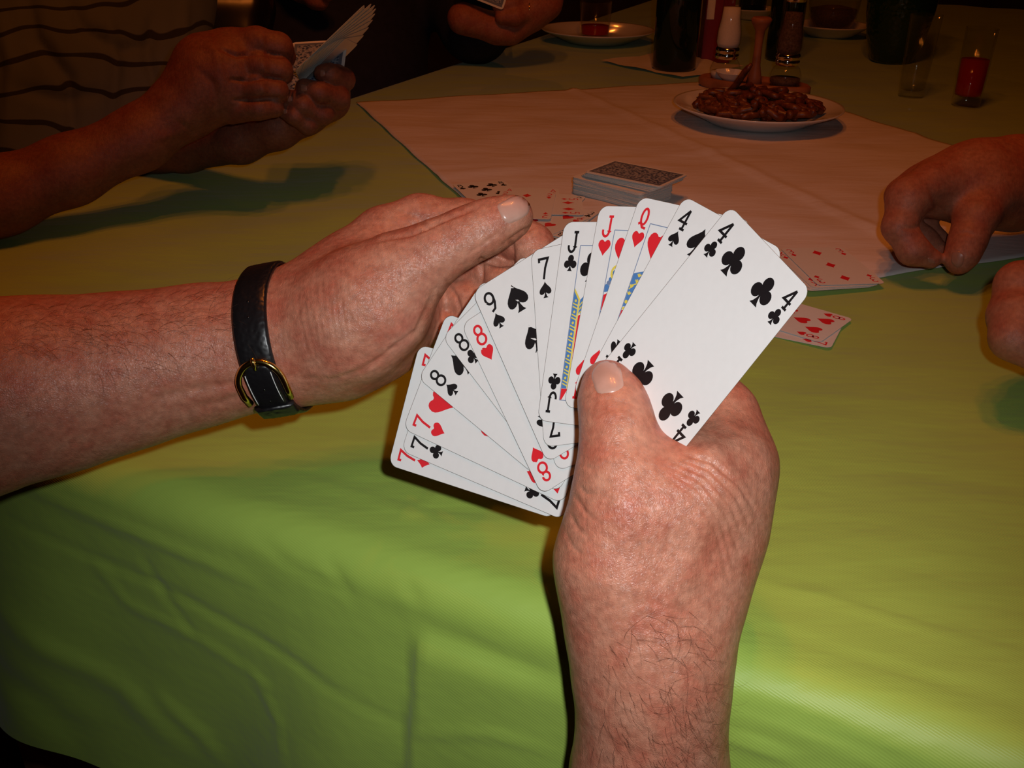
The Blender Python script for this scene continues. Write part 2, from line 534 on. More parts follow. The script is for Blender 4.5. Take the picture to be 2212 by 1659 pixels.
def make_cloth():
    As = dense(A0 - DROP, A1 + 0.10, [(A0 - 0.03, 0.02), (A0 + 0.03, 0.006), (-0.62, 0.008), (A1 + 0.10, 0.0042)])
    Bs = dense(B0 - DROP - 0.03, B1 + 0.06, [(B0 + 0.05, 0.0040), (0.62, 0.0060), (1.3, 0.011), (3.3, 0.03)])
    A, Bc = np.meshgrid(As, Bs, indexing='ij')
    a, b, z = drape(A, Bc)
    # hem line hangs unevenly
    hang = np.clip(-z - 0.03, 0, None)
    W = ab2w(a, b, z)
    nrm = grid_normals(W)
    nrm[nrm[..., 2] < -0.2] *= -1
    u, v, _ = to_px(W)
    h = np.zeros_like(a)
    for poly, w, d in CLOTH_CREASES:
        ds, tt = seg_dist(u, v, poly)
        h += 0.55 * d * np.exp(-(ds / w) ** 2) * np.sin(np.pi * np.clip(tt * 0.96 + 0.02, 0, 1)) ** 0.5
    # soft undulation of the hanging front and its pleat
    front = (Bc < B0)
    h += front * hang * 0.045 * np.sin(A * 24 + 0.8) + front * hang * 0.018 * np.sin(A * 53 + hang * 20)
    fx = np.interp(v, [1230, 1300, 1400, 1659], [930, 905, 900, 884])
    h += front * 0.006 * smoothstep(u - fx, -4, 12) * smoothstep(hang, 0.0, 0.02) * (1 - smoothstep(u, 1000, 1350) * 0.8)
    flat = ~front & (A > A0) & (A < A1)
    h += flat * (0.0009 * np.sin(A * 23 + Bc * 17) + 0.0007 * np.sin(A * 51 - Bc * 29 + 1.0)) * smoothstep(Bc, B0, B0 + 0.1)
    outw = np.where(front[..., None], np.array([-UD[0], -UD[1], 0.25]), nrm)
    W = W + outw * h[..., None]
    return W, A, Bc, As, Bs

Wc, Ac, Bcc, As, Bs = make_cloth()
cloth = mesh_obj('tablecloth', Wc.reshape(-1, 3), grid_faces(len(As), len(Bs))[:, ::-1], 'cloth')
tag(cloth, 'lime green tablecloth covering the long table and hanging over its edge', 'tablecloth')

def table():
    t = empty('dining_table', (0, 0, -0.75))
    def box(name, a0, a1, b0, b1, z0, z1):
        vs = []
        for a in (a0, a1):
            for b in (b0, b1):
                for z in (z0, z1):
                    vs.append(ab2w(np.array(a), np.array(b), np.array(z + 0.75)))
        fs = [(0, 1, 3, 2), (4, 6, 7, 5), (0, 4, 5, 1), (2, 3, 7, 6), (0, 2, 6, 4), (1, 5, 7, 3)]
        return mesh_obj(name, vs, fs, 'wood', t, smooth=False)
    box('tabletop', A0 + 0.004, A1 - 0.004, B0 + 0.004, B1 - 0.004, -0.032, -0.004)
    for a in (A0 + 0.05, A1 - 0.12):
        for b in (B0 + 0.12, B1 - 0.12):
            box('leg', a, a + 0.06, b, b + 0.06, -0.75, -0.032)
    tag(t, 'long wooden table hidden under the lime green cloth', 'table')
table()

def make_runner():
    """white square cloth laid cornerwise; p = (b+a)/sqrt2, q = (b-a)/sqrt2"""
    r2 = math.sqrt(2)
    p0, p1, q0, q1 = 0.43 / r2, 1.37 / r2, 0.865 / r2, 2.03 / r2
    ps = np.linspace(p0, p1, 90); qs = np.linspace(q0, q1, 110)
    Pm, Q = np.meshgrid(ps, qs, indexing='ij')
    A = (Pm - Q) / r2; Bc = (Pm + Q) / r2
    a, b, z = drape(A, Bc, 0.0022)
    mid = 0.92 / r2
    fl = (z > -0.001)
    hgt = 0.0035 * np.exp(-((Pm - mid) / 0.008) ** 2) + 0.0012 * np.exp(-((Q - 1.45 / r2) / 0.01) ** 2)
    hgt += 0.0007 * np.sin(Pm * 45 + Q * 9) + 0.0006 * np.sin(Q * 60 + 2 * np.sin(Pm * 22)) + 0.0006
    W = ab2w(a, b, z + hgt * fl)
    n = len(ps); m = len(qs)
    o = mesh_obj('overcloth', W.reshape(-1, 3), grid_faces(n, m), 'runner')
    sm = o.modifiers.new('cloth_thickness', 'SOLIDIFY'); sm.thickness = 0.0008; sm.offset = 1
    tag(o, 'pale pinkish white square cloth laid cornerwise over the green cloth', 'cloth')
make_runner()
TOP = 0.0042          # height of things on the overcloth

# ------------------------------------------------------------------ printed marks of playing cards (card millimetres, x right, y down)
CW, CL, CR = 58.0, 89.0, 4.6

def bez(p0, p1, p2, p3, n=7):
    t = np.linspace(0, 1, n)[:, None]
    p0, p1, p2, p3 = map(np.array, (p0, p1, p2, p3))
    return ((1 - t) ** 3 * p0 + 3 * (1 - t) ** 2 * t * p1 + 3 * (1 - t) * t * t * p2 + t ** 3 * p3)

def mirror_poly(right):
    r = np.asarray(right)
    l = r[::-1] * np.array([-1, 1])
    return np.vstack([r, l[1:-1] if abs(r[0][0]) < 1e-9 and abs(r[-1][0]) < 1e-9 else l])

def circle(cx, cy, r, n=18):
    t = np.linspace(0, 2 * math.pi, n, endpoint=False)
    return np.stack([cx + r * np.cos(t), cy + r * np.sin(t)], -1)

STEM = np.array([(0.035, 0.0), (0.05, 0.25), (0.11, 0.40), (0.20, 0.5), (-0.20, 0.5), (-0.11, 0.40), (-0.05, 0.25), (-0.035, 0.0)])
HEART = mirror_poly(np.vstack([bez((0, -0.26), (0.04, -0.5), (0.40, -0.60), (0.49, -0.24)), bez((0.49, -0.24), (0.52, 0.02), (0.16, 0.22), (0, 0.5))[1:]]))
SPADE = mirror_poly(np.vstack([bez((0, -0.5), (0.10, -0.24), (0.48, -0.12), (0.47, 0.13)), bez((0.47, 0.13), (0.46, 0.36), (0.10, 0.34), (0, 0.10))[1:]]))
DIAM = mirror_poly(np.vstack([bez((0, -0.5), (0.12, -0.27), (0.26, -0.12), (0.40, 0), 5), bez((0.40, 0), (0.26, 0.12), (0.12, 0.27), (0, 0.5), 5)[1:]]))
SUIT = {'H': [HEART], 'S': [SPADE, STEM], 'D': [DIAM],
        'C': [circle(0, -0.265, 0.235), circle(-0.265, 0.085, 0.235), circle(0.265, 0.085, 0.235),
              np.array([(-0.12, -0.15), (0.12, -0.15), (0.2, 0.1), (-0.2, 0.1)]), STEM]}
INK = {'H': 'red', 'D': 'red', 'S': 'black', 'C': 'black'}

def arc(cx, cy, rx, ry, a0, a1, n=14):
    t = np.radians(np.linspace(a0, a1, n))
    return [(cx + rx * math.cos(x), cy + ry * math.sin(x)) for x in t]

GLYPH = {
    'A': [[(0, 1), (0.5, 0), (1, 1)], [(0.2, 0.66), (0.8, 0.66)]],
    '2': [arc(0.5, 0.28, 0.43, 0.26, 190, 390, 12) + [(0.05, 0.97), (0.98, 0.97)]],
    '3': [arc(0.46, 0.26, 0.42, 0.24, 200, 450, 12), arc(0.46, 0.73, 0.47, 0.26, -90, 160, 12)],
    '4': [[(0.70, 0.0), (0.02, 0.64), (1.0, 0.64)], [(0.70, 0.0), (0.70, 0.97)], [(0.42, 0.97), (0.98, 0.97)]],
    '5': [[(0.92, 0.03), (0.16, 0.03), (0.10, 0.45)], [(0.10, 0.45)] + arc(0.46, 0.67, 0.46, 0.30, -120, 150, 12)],
    '6': [[(0.80, 0.02), (0.25, 0.45)] + arc(0.5, 0.68, 0.44, 0.30, 190, 550, 20)],
    '7': [[(0.03, 0.20), (0.03, 0.03), (0.97, 0.03), (0.62, 0.48), (0.42, 1.0)]],
    '8': [arc(0.5, 0.245, 0.37, 0.225, 0, 360, 22), arc(0.5, 0.72, 0.45, 0.26, 0, 360, 24)],
    '9': [arc(0.5, 0.30, 0.43, 0.28, 0, 360, 22), [(0.93, 0.30), (0.90, 0.58), (0.70, 0.88), (0.30, 0.98)]],
    '10': [[(0.08, 0.0), (0.08, 1.0)], arc(0.66, 0.5, 0.32, 0.47, 0, 360, 22)],
    'J': [[(0.50, 0.03), (1.0, 0.03)], [(0.76, 0.03), (0.76, 0.70)] + arc(0.42, 0.70, 0.34, 0.27, 0, 190, 12)],
    'Q': [arc(0.52, 0.40, 0.33, 0.38, 0, 360, 24), [(0.05, 0.78), (0.30, 0.70), (0.55, 0.90), (0.95, 0.94)]],
    'K': [[(0.1, 0.0), (0.1, 1.0)], [(0.95, 0.0), (0.12, 0.58)], [(0.38, 0.42), (0.98, 1.0)]],
}

def stroke(poly, w):
    """ribbon quads of a polyline, mitred"""
    p = np.asarray(poly, float)
    out = []
    d = np.diff(p, axis=0)
    d /= np.linalg.norm(d, axis=1, keepdims=True) + 1e-9
    nrm = np.stack([-d[:, 1], d[:, 0]], -1)
    L, R = [], []
    closed = np.hypot(*(p[0] - p[-1])) < 1e-6
    for i in range(len(p)):
        if i == 0 and not closed: n = nrm[0]; s = 1
        elif i == len(p) - 1 and not closed: n = nrm[-1]; s = 1
        else:
            n0 = nrm[i - 1] if i > 0 else nrm[-1]
            n1 = nrm[i] if i < len(nrm) else nrm[0]
            n = n0 + n1; n /= np.linalg.norm(n) + 1e-9
            s = 1 / max(0.45, n @ n0)
        L.append(p[i] + n * w / 2 * s); R.append(p[i] - n * w / 2 * s)
    for i in range(len(p) - 1):
        out.append(np.array([L[i], L[i + 1], R[i + 1], R[i]]))
    return out

PIPS = {'A': [(29, 44.5)], '2': [(29, 14), (29, 75)], '3': [(29, 14), (29, 44.5), (29, 75)],
        '4': [(x, y) for x in (18.5, 39.5) for y in (14.5, 74.5)]}
PIPS['5'] = PIPS['4'] + [(29, 44.5)]
PIPS['6'] = PIPS['4'] + [(18.5, 44.5), (39.5, 44.5)]
PIPS['7'] = PIPS['6'] + [(29, 29)]
PIPS['8'] = PIPS['7'] + [(29, 60)]
PIPS['9'] = [(x, y) for x in (18.5, 39.5) for y in (13.5, 34, 55, 75.5)] + [(29, 44.5)]
PIPS['10'] = [(x, y) for x in (18.5, 39.5) for y in (13.5, 34, 55, 75.5)] + [(29, 24), (29, 65)]

def card_print(rank, suit):
    """list of (polygon in card mm, ink)"""
    ink = INK[suit]
    polys = []
    def both(poly, c, mark='court_picture'):
        q = np.asarray(poly, float)
        polys.append((q, c, mark if mark == 'court_picture' else mark + 'a'))
        polys.append((np.array([CW, CL]) - q, c, mark if mark == 'court_picture' else mark + 'b'))
    w = 6.6 if rank == '10' else 4.9
    for side, x0 in (('l', 6.1), ('r', CW - 6.1)):      # the index stands in all four corners
        for g in GLYPH[rank]:
            for q in stroke([(x * w, y * 9.2) for x, y in g], 1.12):
                both(q + np.array([x0 - w / 2, 4.2]), ink, 'index_figure|' + side)
        for s in SUIT[suit]:
            both(s * np.array([6.6, 7.2]) + np.array([x0, 18.0]), ink, 'index_suit|' + side)
    if rank in PIPS:
        for x, y in PIPS[rank]:
            for s in SUIT[suit]:
                q = s * np.array([11.6, 13.2])
                if y > 45: q = -q
                polys.append((q + np.array([x, y]), ink, 'pip|%g_%g' % (x, y)))
    else:
        fx0, fx1, fy0, fy1 = 10.2, CW - 10.2, 10.2, CL - 10.2
        for seg in ([(fx0, fy0), (fx1, fy0)], [(fx1, fy0), (fx1, fy1)]):
            for q in stroke(seg, 0.35): both(q, 'line')
        for s in SUIT[suit]:
            both(s * np.array([11.0, 13.0]) + np.array([17.2, 19.5]), ink, 'pip|')
        if rank == 'J' and suit == 'C':
            both([(10.4, 30.0), (13.0, 34.0), (13.0, 73.5), (10.4, 73.5)], 'blue')
            both([(10.4, 29.0), (13.8, 33.6), (13.8, 73.5), (13.1, 73.5), (13.1, 34.3), (10.4, 30.4)], 'yellow')
            y = 34.5
            k = 0
            while y < 72:
                if k % 2 == 0:
                    both(circle(11.7, y, 0.62, 10), 'yellow')
                else:
                    for dy in (-0.7, 0.7):
                        both([(10.5, y + dy - 0.9), (13.0, y + dy), (13.0, y + dy + 0.6), (10.5, y + dy - 0.3)], 'yellow')
                y += 2.45; k += 1
            both([(10.4, 73.6), (13.8, 73.6), (11.2, 78.6), (10.4, 78.6)], 'red')
            both([(13.9, 34.0), (18.0, 30.0), (22.0, 30.0), (15.0, 40.0), (13.9, 40.0)], 'blue')
            for k in range(3):
                both([(14.0, 36 + 2 * k), (18, 31 + 2 * k), (18, 31.7 + 2 * k), (14.0, 36.8 + 2 * k)], 'yellow')
            both([(13.9, 41.0), (17.5, 39.0), (19, 52.0), (14.0, 73.0)], 'red')
        elif rank == 'J':
            for k in range(5):
                both(circle(11.2 + 0.75 * k, 34.6 - 1.55 * k, 1.05, 10), 'line' if k % 2 else 'blue')
            for q in stroke(arc(15.2, 28.6, 2.6, 3.0, 90, 330, 14), 1.1): both(q, 'yellow')
            for q in stroke(arc(15.4, 28.8, 1.2, 1.5, 60, 330, 10), 0.5): both(q, 'yellow')
            both([(10.4, 35.0), (12.4, 34.0), (13.6, 35.6), (11.8, 37.0), (10.4, 37.2)], 'blue')
            both([(10.4, 38.4), (20.0, 33.5), (20.0, 45.0), (10.4, 45.0)], 'red')
            both([(10.4, 45.4), (20.0, 45.4), (20.0, 66.0), (10.4, 70.0)], 'blue')
            for k in range(6):
                both(circle(11.4, 46.8 + 2.4 * k, 0.75, 10), 'yellow')
        else:
            both([(10.4, 32.2), (24.0, 26.7), (24.0, 42.0), (10.4, 47.0)], 'blue')
            for k, (x, y) in enumerate([(13.6, 32.6), (13.4, 35.2), (11.4, 37.8), (11.4, 41.0), (16.5, 30.5)]):
                for an in (-0.7, 0.0, 0.7):
                    e = np.array([math.sin(an), -math.cos(an)]) * 1.5
                    for q in stroke([(x, y + 0.5), (x + e[0], y + 0.5 + e[1])], 0.55): both(q, 'yellow')
            for q in stroke([(10.6, 39.2), (12.0, 37.0), (14.5, 35.6), (17.5, 35.2)], 0.5): both(q, 'yellow')
            both(circle(11.3, 44.6, 0.8, 12), 'yellow')
            both([(10.4, 47.2), (20, 43.6), (20, 44.8), (10.4, 48.4)], 'yellow')
            both([(10.4, 48.6), (20, 45.0), (20, 58.0), (10.4, 62.0)], 'red')
    return polys

def tri_polys(polys, maxlen=3.2):
    """triangulate the 2-D polygons; returns verts, tris, ink per tri"""
    bm = bmesh.new()
    inks = sorted({c for _, c, _ in polys})
    for poly, c, _ in polys:
        vs = [bm.verts.new((x, y, 0)) for x, y in poly]
        try:
            f = bm.faces.new(vs)
        except ValueError:
            continue
        f.material_index = inks.index(c)
    bmesh.ops.triangulate(bm, faces=bm.faces[:])
    for _ in range(2):
        es = [e for e in bm.edges if e.calc_length() > maxlen]
        if not es: break
        bmesh.ops.subdivide_edges(bm, edges=es, cuts=1)
        bmesh.ops.triangulate(bm, faces=bm.faces[:])
    bm.verts.index_update()
    v = np.array([tuple(x.co)[:2] for x in bm.verts])
    fs, mi = [], []
    for f in bm.faces:
        idx = [x.index for x in f.verts]
        p = v[idx]
        s = (p[1][0] - p[0][0]) * (p[2][1] - p[0][1]) - (p[1][1] - p[0][1]) * (p[2][0] - p[0][0])
        fs.append(idx if s < 0 else idx[::-1])
        mi.append(f.material_index)
    bm.free()
    return v, fs, mi, inks

def card_rows(cols=1, fine=False):
    """grid of the rounded card: list of t rows and the half-open s range of each"""
    ts = [CR * (1 - math.cos(a)) for a in np.linspace(0.0, math.pi / 2, 7)]
    mid = list(np.linspace(CR, CL - CR, 13 if fine else 3))[1:-1]
    ts = ts + mid + [CL - t for t in ts[::-1]]
    rows = []
    for t in ts:
        e = min(t, CL - t)
        ins = CR - math.sqrt(max(0, CR * CR - (CR - e) ** 2)) if e < CR else 0.0
        rows.append([(ins + (CW - 2 * ins) * k / cols, t) for k in range(cols + 1)])
    return rows

PRINT_CACHE = {}
def build_card(name, rank, suit, mapf, fine=False, back=False, thick=0.28):
    """mapf(s, t, w) -> world, w = millimetres above the printed face"""
    cols = 8 if fine else 1
    rows = card_rows(cols, fine)
    nr, nc = len(rows), cols + 1
    st = np.array(rows).reshape(-1, 2)
    topv = mapf(st[:, 0], st[:, 1], np.zeros(len(st)))
    cc = np.array([CW / 2, CL / 2])
    big = cc + (st - cc) * (1 + np.array([0.32 / CW, 0.32 / CL]) * (1.0 if fine else 0.0))    # edge flared outwards so its painted shade line shows
    botv = mapf(big[:, 0], big[:, 1], np.full(len(st), -thick))
    gf = grid_faces(nr, nc)
    n0 = len(st)
    faces = [tuple(f) for f in gf] + [tuple((f + n0)[::-1]) for f in gf]
    loop = [(0, k) for k in range(nc)] + [(r, nc - 1) for r in range(1, nr)] + [(nr - 1, k) for k in range(nc - 2, -1, -1)] + [(r, 0) for r in range(nr - 2, 0, -1)]
    idx = [r * nc + k for r, k in loop]
    fm = [0] * len(faces)
    for i in range(len(idx)):
        a, b = idx[i], idx[(i + 1) % len(idx)]
        faces.append((a, b, b + n0, a + n0)); fm.append(1)
    o = mesh_obj(name, np.vstack([topv, botv]), faces, ['card', 'card_edge_shade' if fine else 'card_side'], smooth=False, fmat=fm)
    if rank:
        key = (rank, suit)
        if key not in PRINT_CACHE:
            pp = card_print(rank, suit)
            marks = []
            for q in pp:
                if q[2] not in marks: marks.append(q[2])
            PRINT_CACHE[key] = [(mk, tri_polys([q for q in pp if q[2] == mk])) for mk in marks]
        for mk, (v, fs, mi, inks) in PRINT_CACHE[key]:
            lay = np.full(len(v), 0.05)
            for f_, m_ in zip(fs, mi):
                lay[list(f_)] = {'line': 0.07, 'yellow': 0.09}.get(inks[m_], 0.05)
            mesh_obj(mk.split('|')[0], mapf(v[:, 0], v[:, 1], lay), fs, inks, o, smooth=False, fmat=mi)
    if back:
        q = []
        for ins, m in ((3.2, 'back_rim'), (6.6, 'back')):
            rect = np.array([(ins, ins), (CW - ins, ins), (CW - ins, CL - ins), (ins, CL - ins)])
            q.append((rect, m))
        for i, (rect, m) in enumerate(q):
            vv = mapf(rect[:, 0], rect[:, 1], np.full(4, -thick - 0.06 - 0.05 * i))
            mesh_obj('back_pattern' if i else 'back_border', vv, [(0, 3, 2, 1)], m, o, smooth=False)
    return o

# ------------------------------------------------------------------ the fan of thirteen cards in the foreground
FIT_P = (-0.7072, 0.1301, 426.69, 1.977e-3, -0.4242e-3, 0.0009e-3)
QUADS = {   # card corners in photo pixels: top left, top right, bottom right, bottom left of the card
    '7D': [(839.5, 1004), (906, 745), (1267, 843), (1195, 1120)],
    '7C': [(867.5, 973.5), (949, 724), (1302, 849), (1216, 1123)],
    '7H': [(871, 926), (965, 677), (1312, 818), (1216, 1088)],
    '8S': [(903.5, 816.6), (1045.6, 604), (1350, 827), (1203, 1065)],
    '8C': [(955.7, 728.5), (1133.8, 549.4), (1384, 848), (1197, 1044)],
    '8H': [(996.5, 701.8), (1216, 558), (1387, 931), (1170, 1068.5)],
    '9H': [(1084, 625), (1316, 532), (1427, 934), (1204, 1017)],
    '9S': [(1020.3, 630.6), (1245, 490), (1405, 866), (1182, 999)],
    '7S': [(1147, 542.3), (1399, 487), (1419, 935), (1175.6, 965.5)],
    'JC': [(1219.5, 479.5), (1470, 480), (1403, 939), (1161.5, 907.3)],
    'JH': [(1296, 444.8), (1547, 452), (1459, 920), (1218.5, 877)],
    'QH': [(1382.3, 424.7), (1624, 478), (1465, 943), (1238, 850)],
    '4S': [(1479, 424), (1693, 541), (1462, 974), (1266, 818)],
    '4C': [(1577.3, 444.2), (1752, 628.6), (1455, 998), (1280, 813)],
}
_n = np.array([FIT_P[0], FIT_P[1], 1.0]); _n /= np.linalg.norm(_n)
_e1 = np.cross([0, 1, 0], _n); _e1 /= np.linalg.norm(_e1)
_e2 = np.cross(_n, _e1)
_K = np.array([[FIT_P[3], FIT_P[4]], [FIT_P[4], FIT_P[5]]])
_P0 = np.array([(1250 - CX) / F * FIT_P[2], -(800 - CY) / F * FIT_P[2], -FIT_P[2]])

def fan_depth(u, v):
    """depth (mm) of the gently bent fan along the pixel's ray"""
    r = np.stack([(u - CX) / F, -(v - CY) / F, -np.ones_like(u)], -1)
    t = np.full(u.shape, 425.0)
    for _ in range(12):
        def g(t):
            X = r * t[..., None] - _P0
            q = np.stack([X @ _e1, X @ _e2], -1)
            return X @ _n - np.einsum('...i,ij,...j', q, _K, q)
        f0 = g(t); f1 = g(t + 0.1)
        t = t - np.clip(f0 / ((f1 - f0) / 0.1), -30, 30)
    return np.clip(t, 330, 520)

def homography(quad):
    src = [(0, 0), (CW, 0), (CW, CL), (0, CL)]
    M, y = [], []
    for (x, yy), (u, v) in zip(src, quad):
        M.append([x, yy, 1, 0, 0, 0, -u * x, -u * yy]); y.append(u)
        M.append([0, 0, 0, x, yy, 1, -v * x, -v * yy]); y.append(v)
    h = np.linalg.solve(np.array(M), np.array(y))
    return np.append(h, 1).reshape(3, 3)

SUIT_NAME = {'H': 'hearts', 'S': 'spades', 'D': 'diamonds', 'C': 'clubs'}
RANK_NAME = {'2': 'two', '3': 'three', '4': 'four', '5': 'five', '6': 'six', '7': 'seven', '8': 'eight', '9': 'nine', '10': 'ten', 'J': 'jack', 'Q': 'queen', 'K': 'king', 'A': 'ace'}
FAN_POS = {'7D': 'rearmost card of the fan held in the hand', '7C': 'in the held fan, over the seven of diamonds',
           '7H': 'in the held fan, over the seven of clubs', '8S': 'in the held fan, over the seven of hearts',
           '8C': 'in the held fan, over the eight of spades', '8H': 'in the held fan, over the eight of clubs',
           '9S': 'in the held fan, under the seven of spades', '7S': 'in the held fan, under the jack of clubs',
           'JC': 'in the held fan, under the jack of hearts', 'JH': 'in the held fan, under the queen',
           'QH': 'in the held fan, under the four of spades', '4S': 'in the held fan, under the four of clubs',
           '4C': 'foremost card of the fan, under the thumb'}
for i, (k, quad) in enumerate(QUADS.items()):
    H = homography(quad)
    def mapf(s, t, w, H=H, i=i):
        p = np.stack([s, t, np.ones_like(s)], -1) @ H.T
        u, v = p[:, 0] / p[:, 2], p[:, 1] / p[:, 2]
        d = fan_depth(u, v)
        d = d - i * 0.42 - w
        return cam2world(np.stack([(u - CX) * d / F, -(v - CY) * d / F, d], -1) / 1000)
    o = build_card('playing_card', k[0], k[1], mapf, fine=True)
    lab = 'red card almost wholly hidden under the nine of spades in the held fan' if k == '9H' else '%s of %s %s' % (RANK_NAME[k[0]], SUIT_NAME[k[1]], FAN_POS[k])
    tag(o, lab, 'card', 'cards of the fan held in the hand')

# ------------------------------------------------------------------ cards lying on the table
def table_card(rank, suit, tl, tr, h, label, group, back=False, face=True, tilt=0.0, thick=0.3):
    """tl, tr: photo pixels of the card's top corners, h: height of its face above the table"""
    a = G(*tl, h); b = G(*tr, h)
    sx = (b - a); sx[2] = 0; sx /= np.linalg.norm(sx)
    mid = (a + b) / 2
    return ground_card(rank, suit, mid, sx, h, label, group, back, face, tilt, thick)

def ground_card(rank, suit, mid, sx, h, label, group, back=False, face=True, tilt=0.0, thick=0.3):
    ty = np.array([sx[1], -sx[0], 0.0])
    if not face:                      # turned over: mirrored so that the back looks up
        def mapf(s, t, w):
            return mid + np.outer((CW / 2 - s) / 1000, sx) + np.outer(t / 1000, ty) + np.outer(-w / 1000, (0, 0, 1))
    else:
        def mapf(s, t, w):
            return mid + np.outer((s - CW / 2) / 1000, sx) + np.outer(t / 1000, ty) + np.outer(w / 1000 + tilt * (1 - t / CL), (0, 0, 1))
    o = build_card('playing_card', rank, suit, mapf, back=back, thick=thick)
    tag(o, label, 'card', group)
    return o

gd = 'cards discarded face up beside the deck'
table_card('10', 'S', (1104, 462), (1290, 462), TOP + 0.0008, 'ten of spades at the bottom of the discards, under the other discards', gd)
table_card('2', 'C', (1150, 412), (1268, 425), TOP + 0.0014, 'two of clubs among the discards, next to the deck', gd)
table_card('3', 'C', (1170, 437), (1310, 460), TOP + 0.0020, 'three of clubs among the discards, in front of the deck', gd)
table_card('6', 'H', (1150, 440), (1300, 476), TOP + 0.0026, 'six of hearts among the discards, under the five of diamonds', gd)
table_card('8', 'C', (966, 399), (1098, 388), TOP + 0.0030, 'eight of clubs among the discards, at the corner of the white cloth', gd)
table_card('A', 'D', (1092, 405), (1203, 407), TOP + 0.0036, 'discard mostly covered by the two of diamonds', gd)
table_card('5', 'D', (1256, 424), (1262, 468), TOP + 0.0044, 'five of diamonds among the discards, lying crosswise', gd)
table_card('2', 'D', (1072, 411), (1210, 417), TOP + 0.0052, 'two of diamonds on top of the discards, behind the thumb', gd)

gm = 'face-up melds beside the fan'
for i, (dx, dy) in enumerate([(26, 8), (14, 6), (4, 4)]):
    table_card(['6', '9', 'K'][i], 'D', (1918 - 36 + 8 * i, 620 - 2 * i), (1760 - 10 + 4 * i, 628 - 3 * i), TOP + 0.0006 + 0.0006 * i,
               'red card under the three of diamonds, %s of the pile' % ['lowest', 'second', 'third'][i], gm)
table_card('3', 'D', (1918, 612), (1762, 616), TOP + 0.0028, 'three of diamonds on top of the pile by the white cloth edge', gm)
table_card('7', 'H', (1822, 700), (1800, 742), 0.0014, 'red card peeking out under the eight of hearts', gm)
table_card('8', 'H', (1841, 690), (1774, 738), 0.0024, 'eight of hearts lying on the green cloth behind the fan', gm)

# the stock: two blocks of face-down cards, one set across the other
def stock():
    ga = 'face-down cards of the stock'
    h = TOP + 0.0006
    base_a, base_b = G(1300, 388, 0.022), G(1362, 342, 0.022)
    n = 64
    c0 = G(1372, 402, 0.016)
    d0 = G(1480, 367, 0.028) - G(1368, 346, 0.028); d0[2] = 0; d0 /= np.linalg.norm(d0)   # long side
    side = np.array([-d0[1], d0[0], 0])
    for i in range(n):
        up_block = i >= 46
        ang = (0.10 if not up_block else 0.0) + rng.normal(0, 0.012) + (0.02 * math.sin(i * 0.5) if not up_block else 0)
        if up_block and i < 60: ang += 0.09 * (60 - i) / 14
        c, s = math.cos(ang), math.sin(ang)
        sd = side * c + d0 * s          # short-side direction
        off = d0 * (-0.012 if not up_block else 0.0) + rng.normal(0, 0.0005, 3) * np.array([1, 1, 0])
        off = off - side * (0.006 if not up_block else 0.0) + d0 * (-0.006 * (60 - i) / 14 if up_block and i < 60 else 0)
        z = h + 0.00037 * (i + 1) + (0.0012 if up_block else 0)
        ctr = np.array([c0[0], c0[1], z]) + off
        ty = np.array([sd[1], -sd[0], 0])
        mid = ctr - ty * CL / 2000
        top = i == n - 1
        ground_card(None, None, mid, sd, z, 'face-down blue patterned card on top of the stock' if top else 'white-edged card inside the face-down stock pile', ga, back=i >= n - 4, face=False, thick=0.36)
stock()

# ------------------------------------------------------------------ sculpting: smooth unions of tapered limbs, meshed by surface nets
def surface_nets(V, org, vox):
    S = V < 0
    nx, ny, nz = V.shape
    c = np.zeros((nx - 1, ny - 1, nz - 1), np.uint8)
    for dx in (0, 1):
        for dy in (0, 1):
            for dz in (0, 1):
                c += S[dx:nx - 1 + dx, dy:ny - 1 + dy, dz:nz - 1 + dz]
    act = np.argwhere((c > 0) & (c < 8))
    idx = np.full(c.shape, -1, np.int32)
    idx[act[:, 0], act[:, 1], act[:, 2]] = np.arange(len(act))
    acc = np.zeros((len(act), 3)); cnt = np.zeros(len(act))
    corners = [(x, y, z) for x in (0, 1) for y in (0, 1) for z in (0, 1)]
    val = {k: V[act[:, 0] + k[0], act[:, 1] + k[1], act[:, 2] + k[2]] for k in corners}
    for k in corners:
        for ax in range(3):
            if k[ax]: continue
            l = list(k); l[ax] = 1; l = tuple(l)
            a, b = val[k], val[l]
            m = (a < 0) != (b < 0)
            t = np.where(m, a / np.where(m, a - b, 1), 0)
            p = np.array(k, float)[None, :] + np.zeros((len(act), 1))
            p[:, ax] += t
            acc[m] += p[m]; cnt[m] += 1
    verts = (act + acc / cnt[:, None]) * vox + org
    faces = []
    for ax in range(3):
        b, d = [(1, 2), (2, 0), (0, 1)][ax]
        sl0 = [slice(None)] * 3; sl1 = [slice(None)] * 3
        sl0[ax] = slice(0, -1); sl1[ax] = slice(1, None)
        s0, s1 = S[tuple(sl0)], S[tuple(sl1)]
        e = np.argwhere(s0 != s1)
        e = e[(e[:, b] > 0) & (e[:, d] > 0) & (e[:, b] < V.shape[b] - 1) & (e[:, d] < V.shape[d] - 1)]
        sgn = s0[e[:, 0], e[:, 1], e[:, 2]]
        q = []
        for ob, od in ((0, 0), (1, 0), (1, 1), (0, 1)):
            f = e.copy(); f[:, b] -= ob; f[:, d] -= od
            q.append(idx[f[:, 0], f[:, 1], f[:, 2]])
        q = np.stack(q, -1)
        q[~sgn] = q[~sgn][:, ::-1]
        faces.append(q)
    faces = np.vstack(faces)
    return verts, faces[(faces >= 0).all(1)]

def smin(a, b, k):
    h = np.clip(k - np.abs(a - b), 0, None) / k
    return np.minimum(a, b) - h * h * k * 0.25

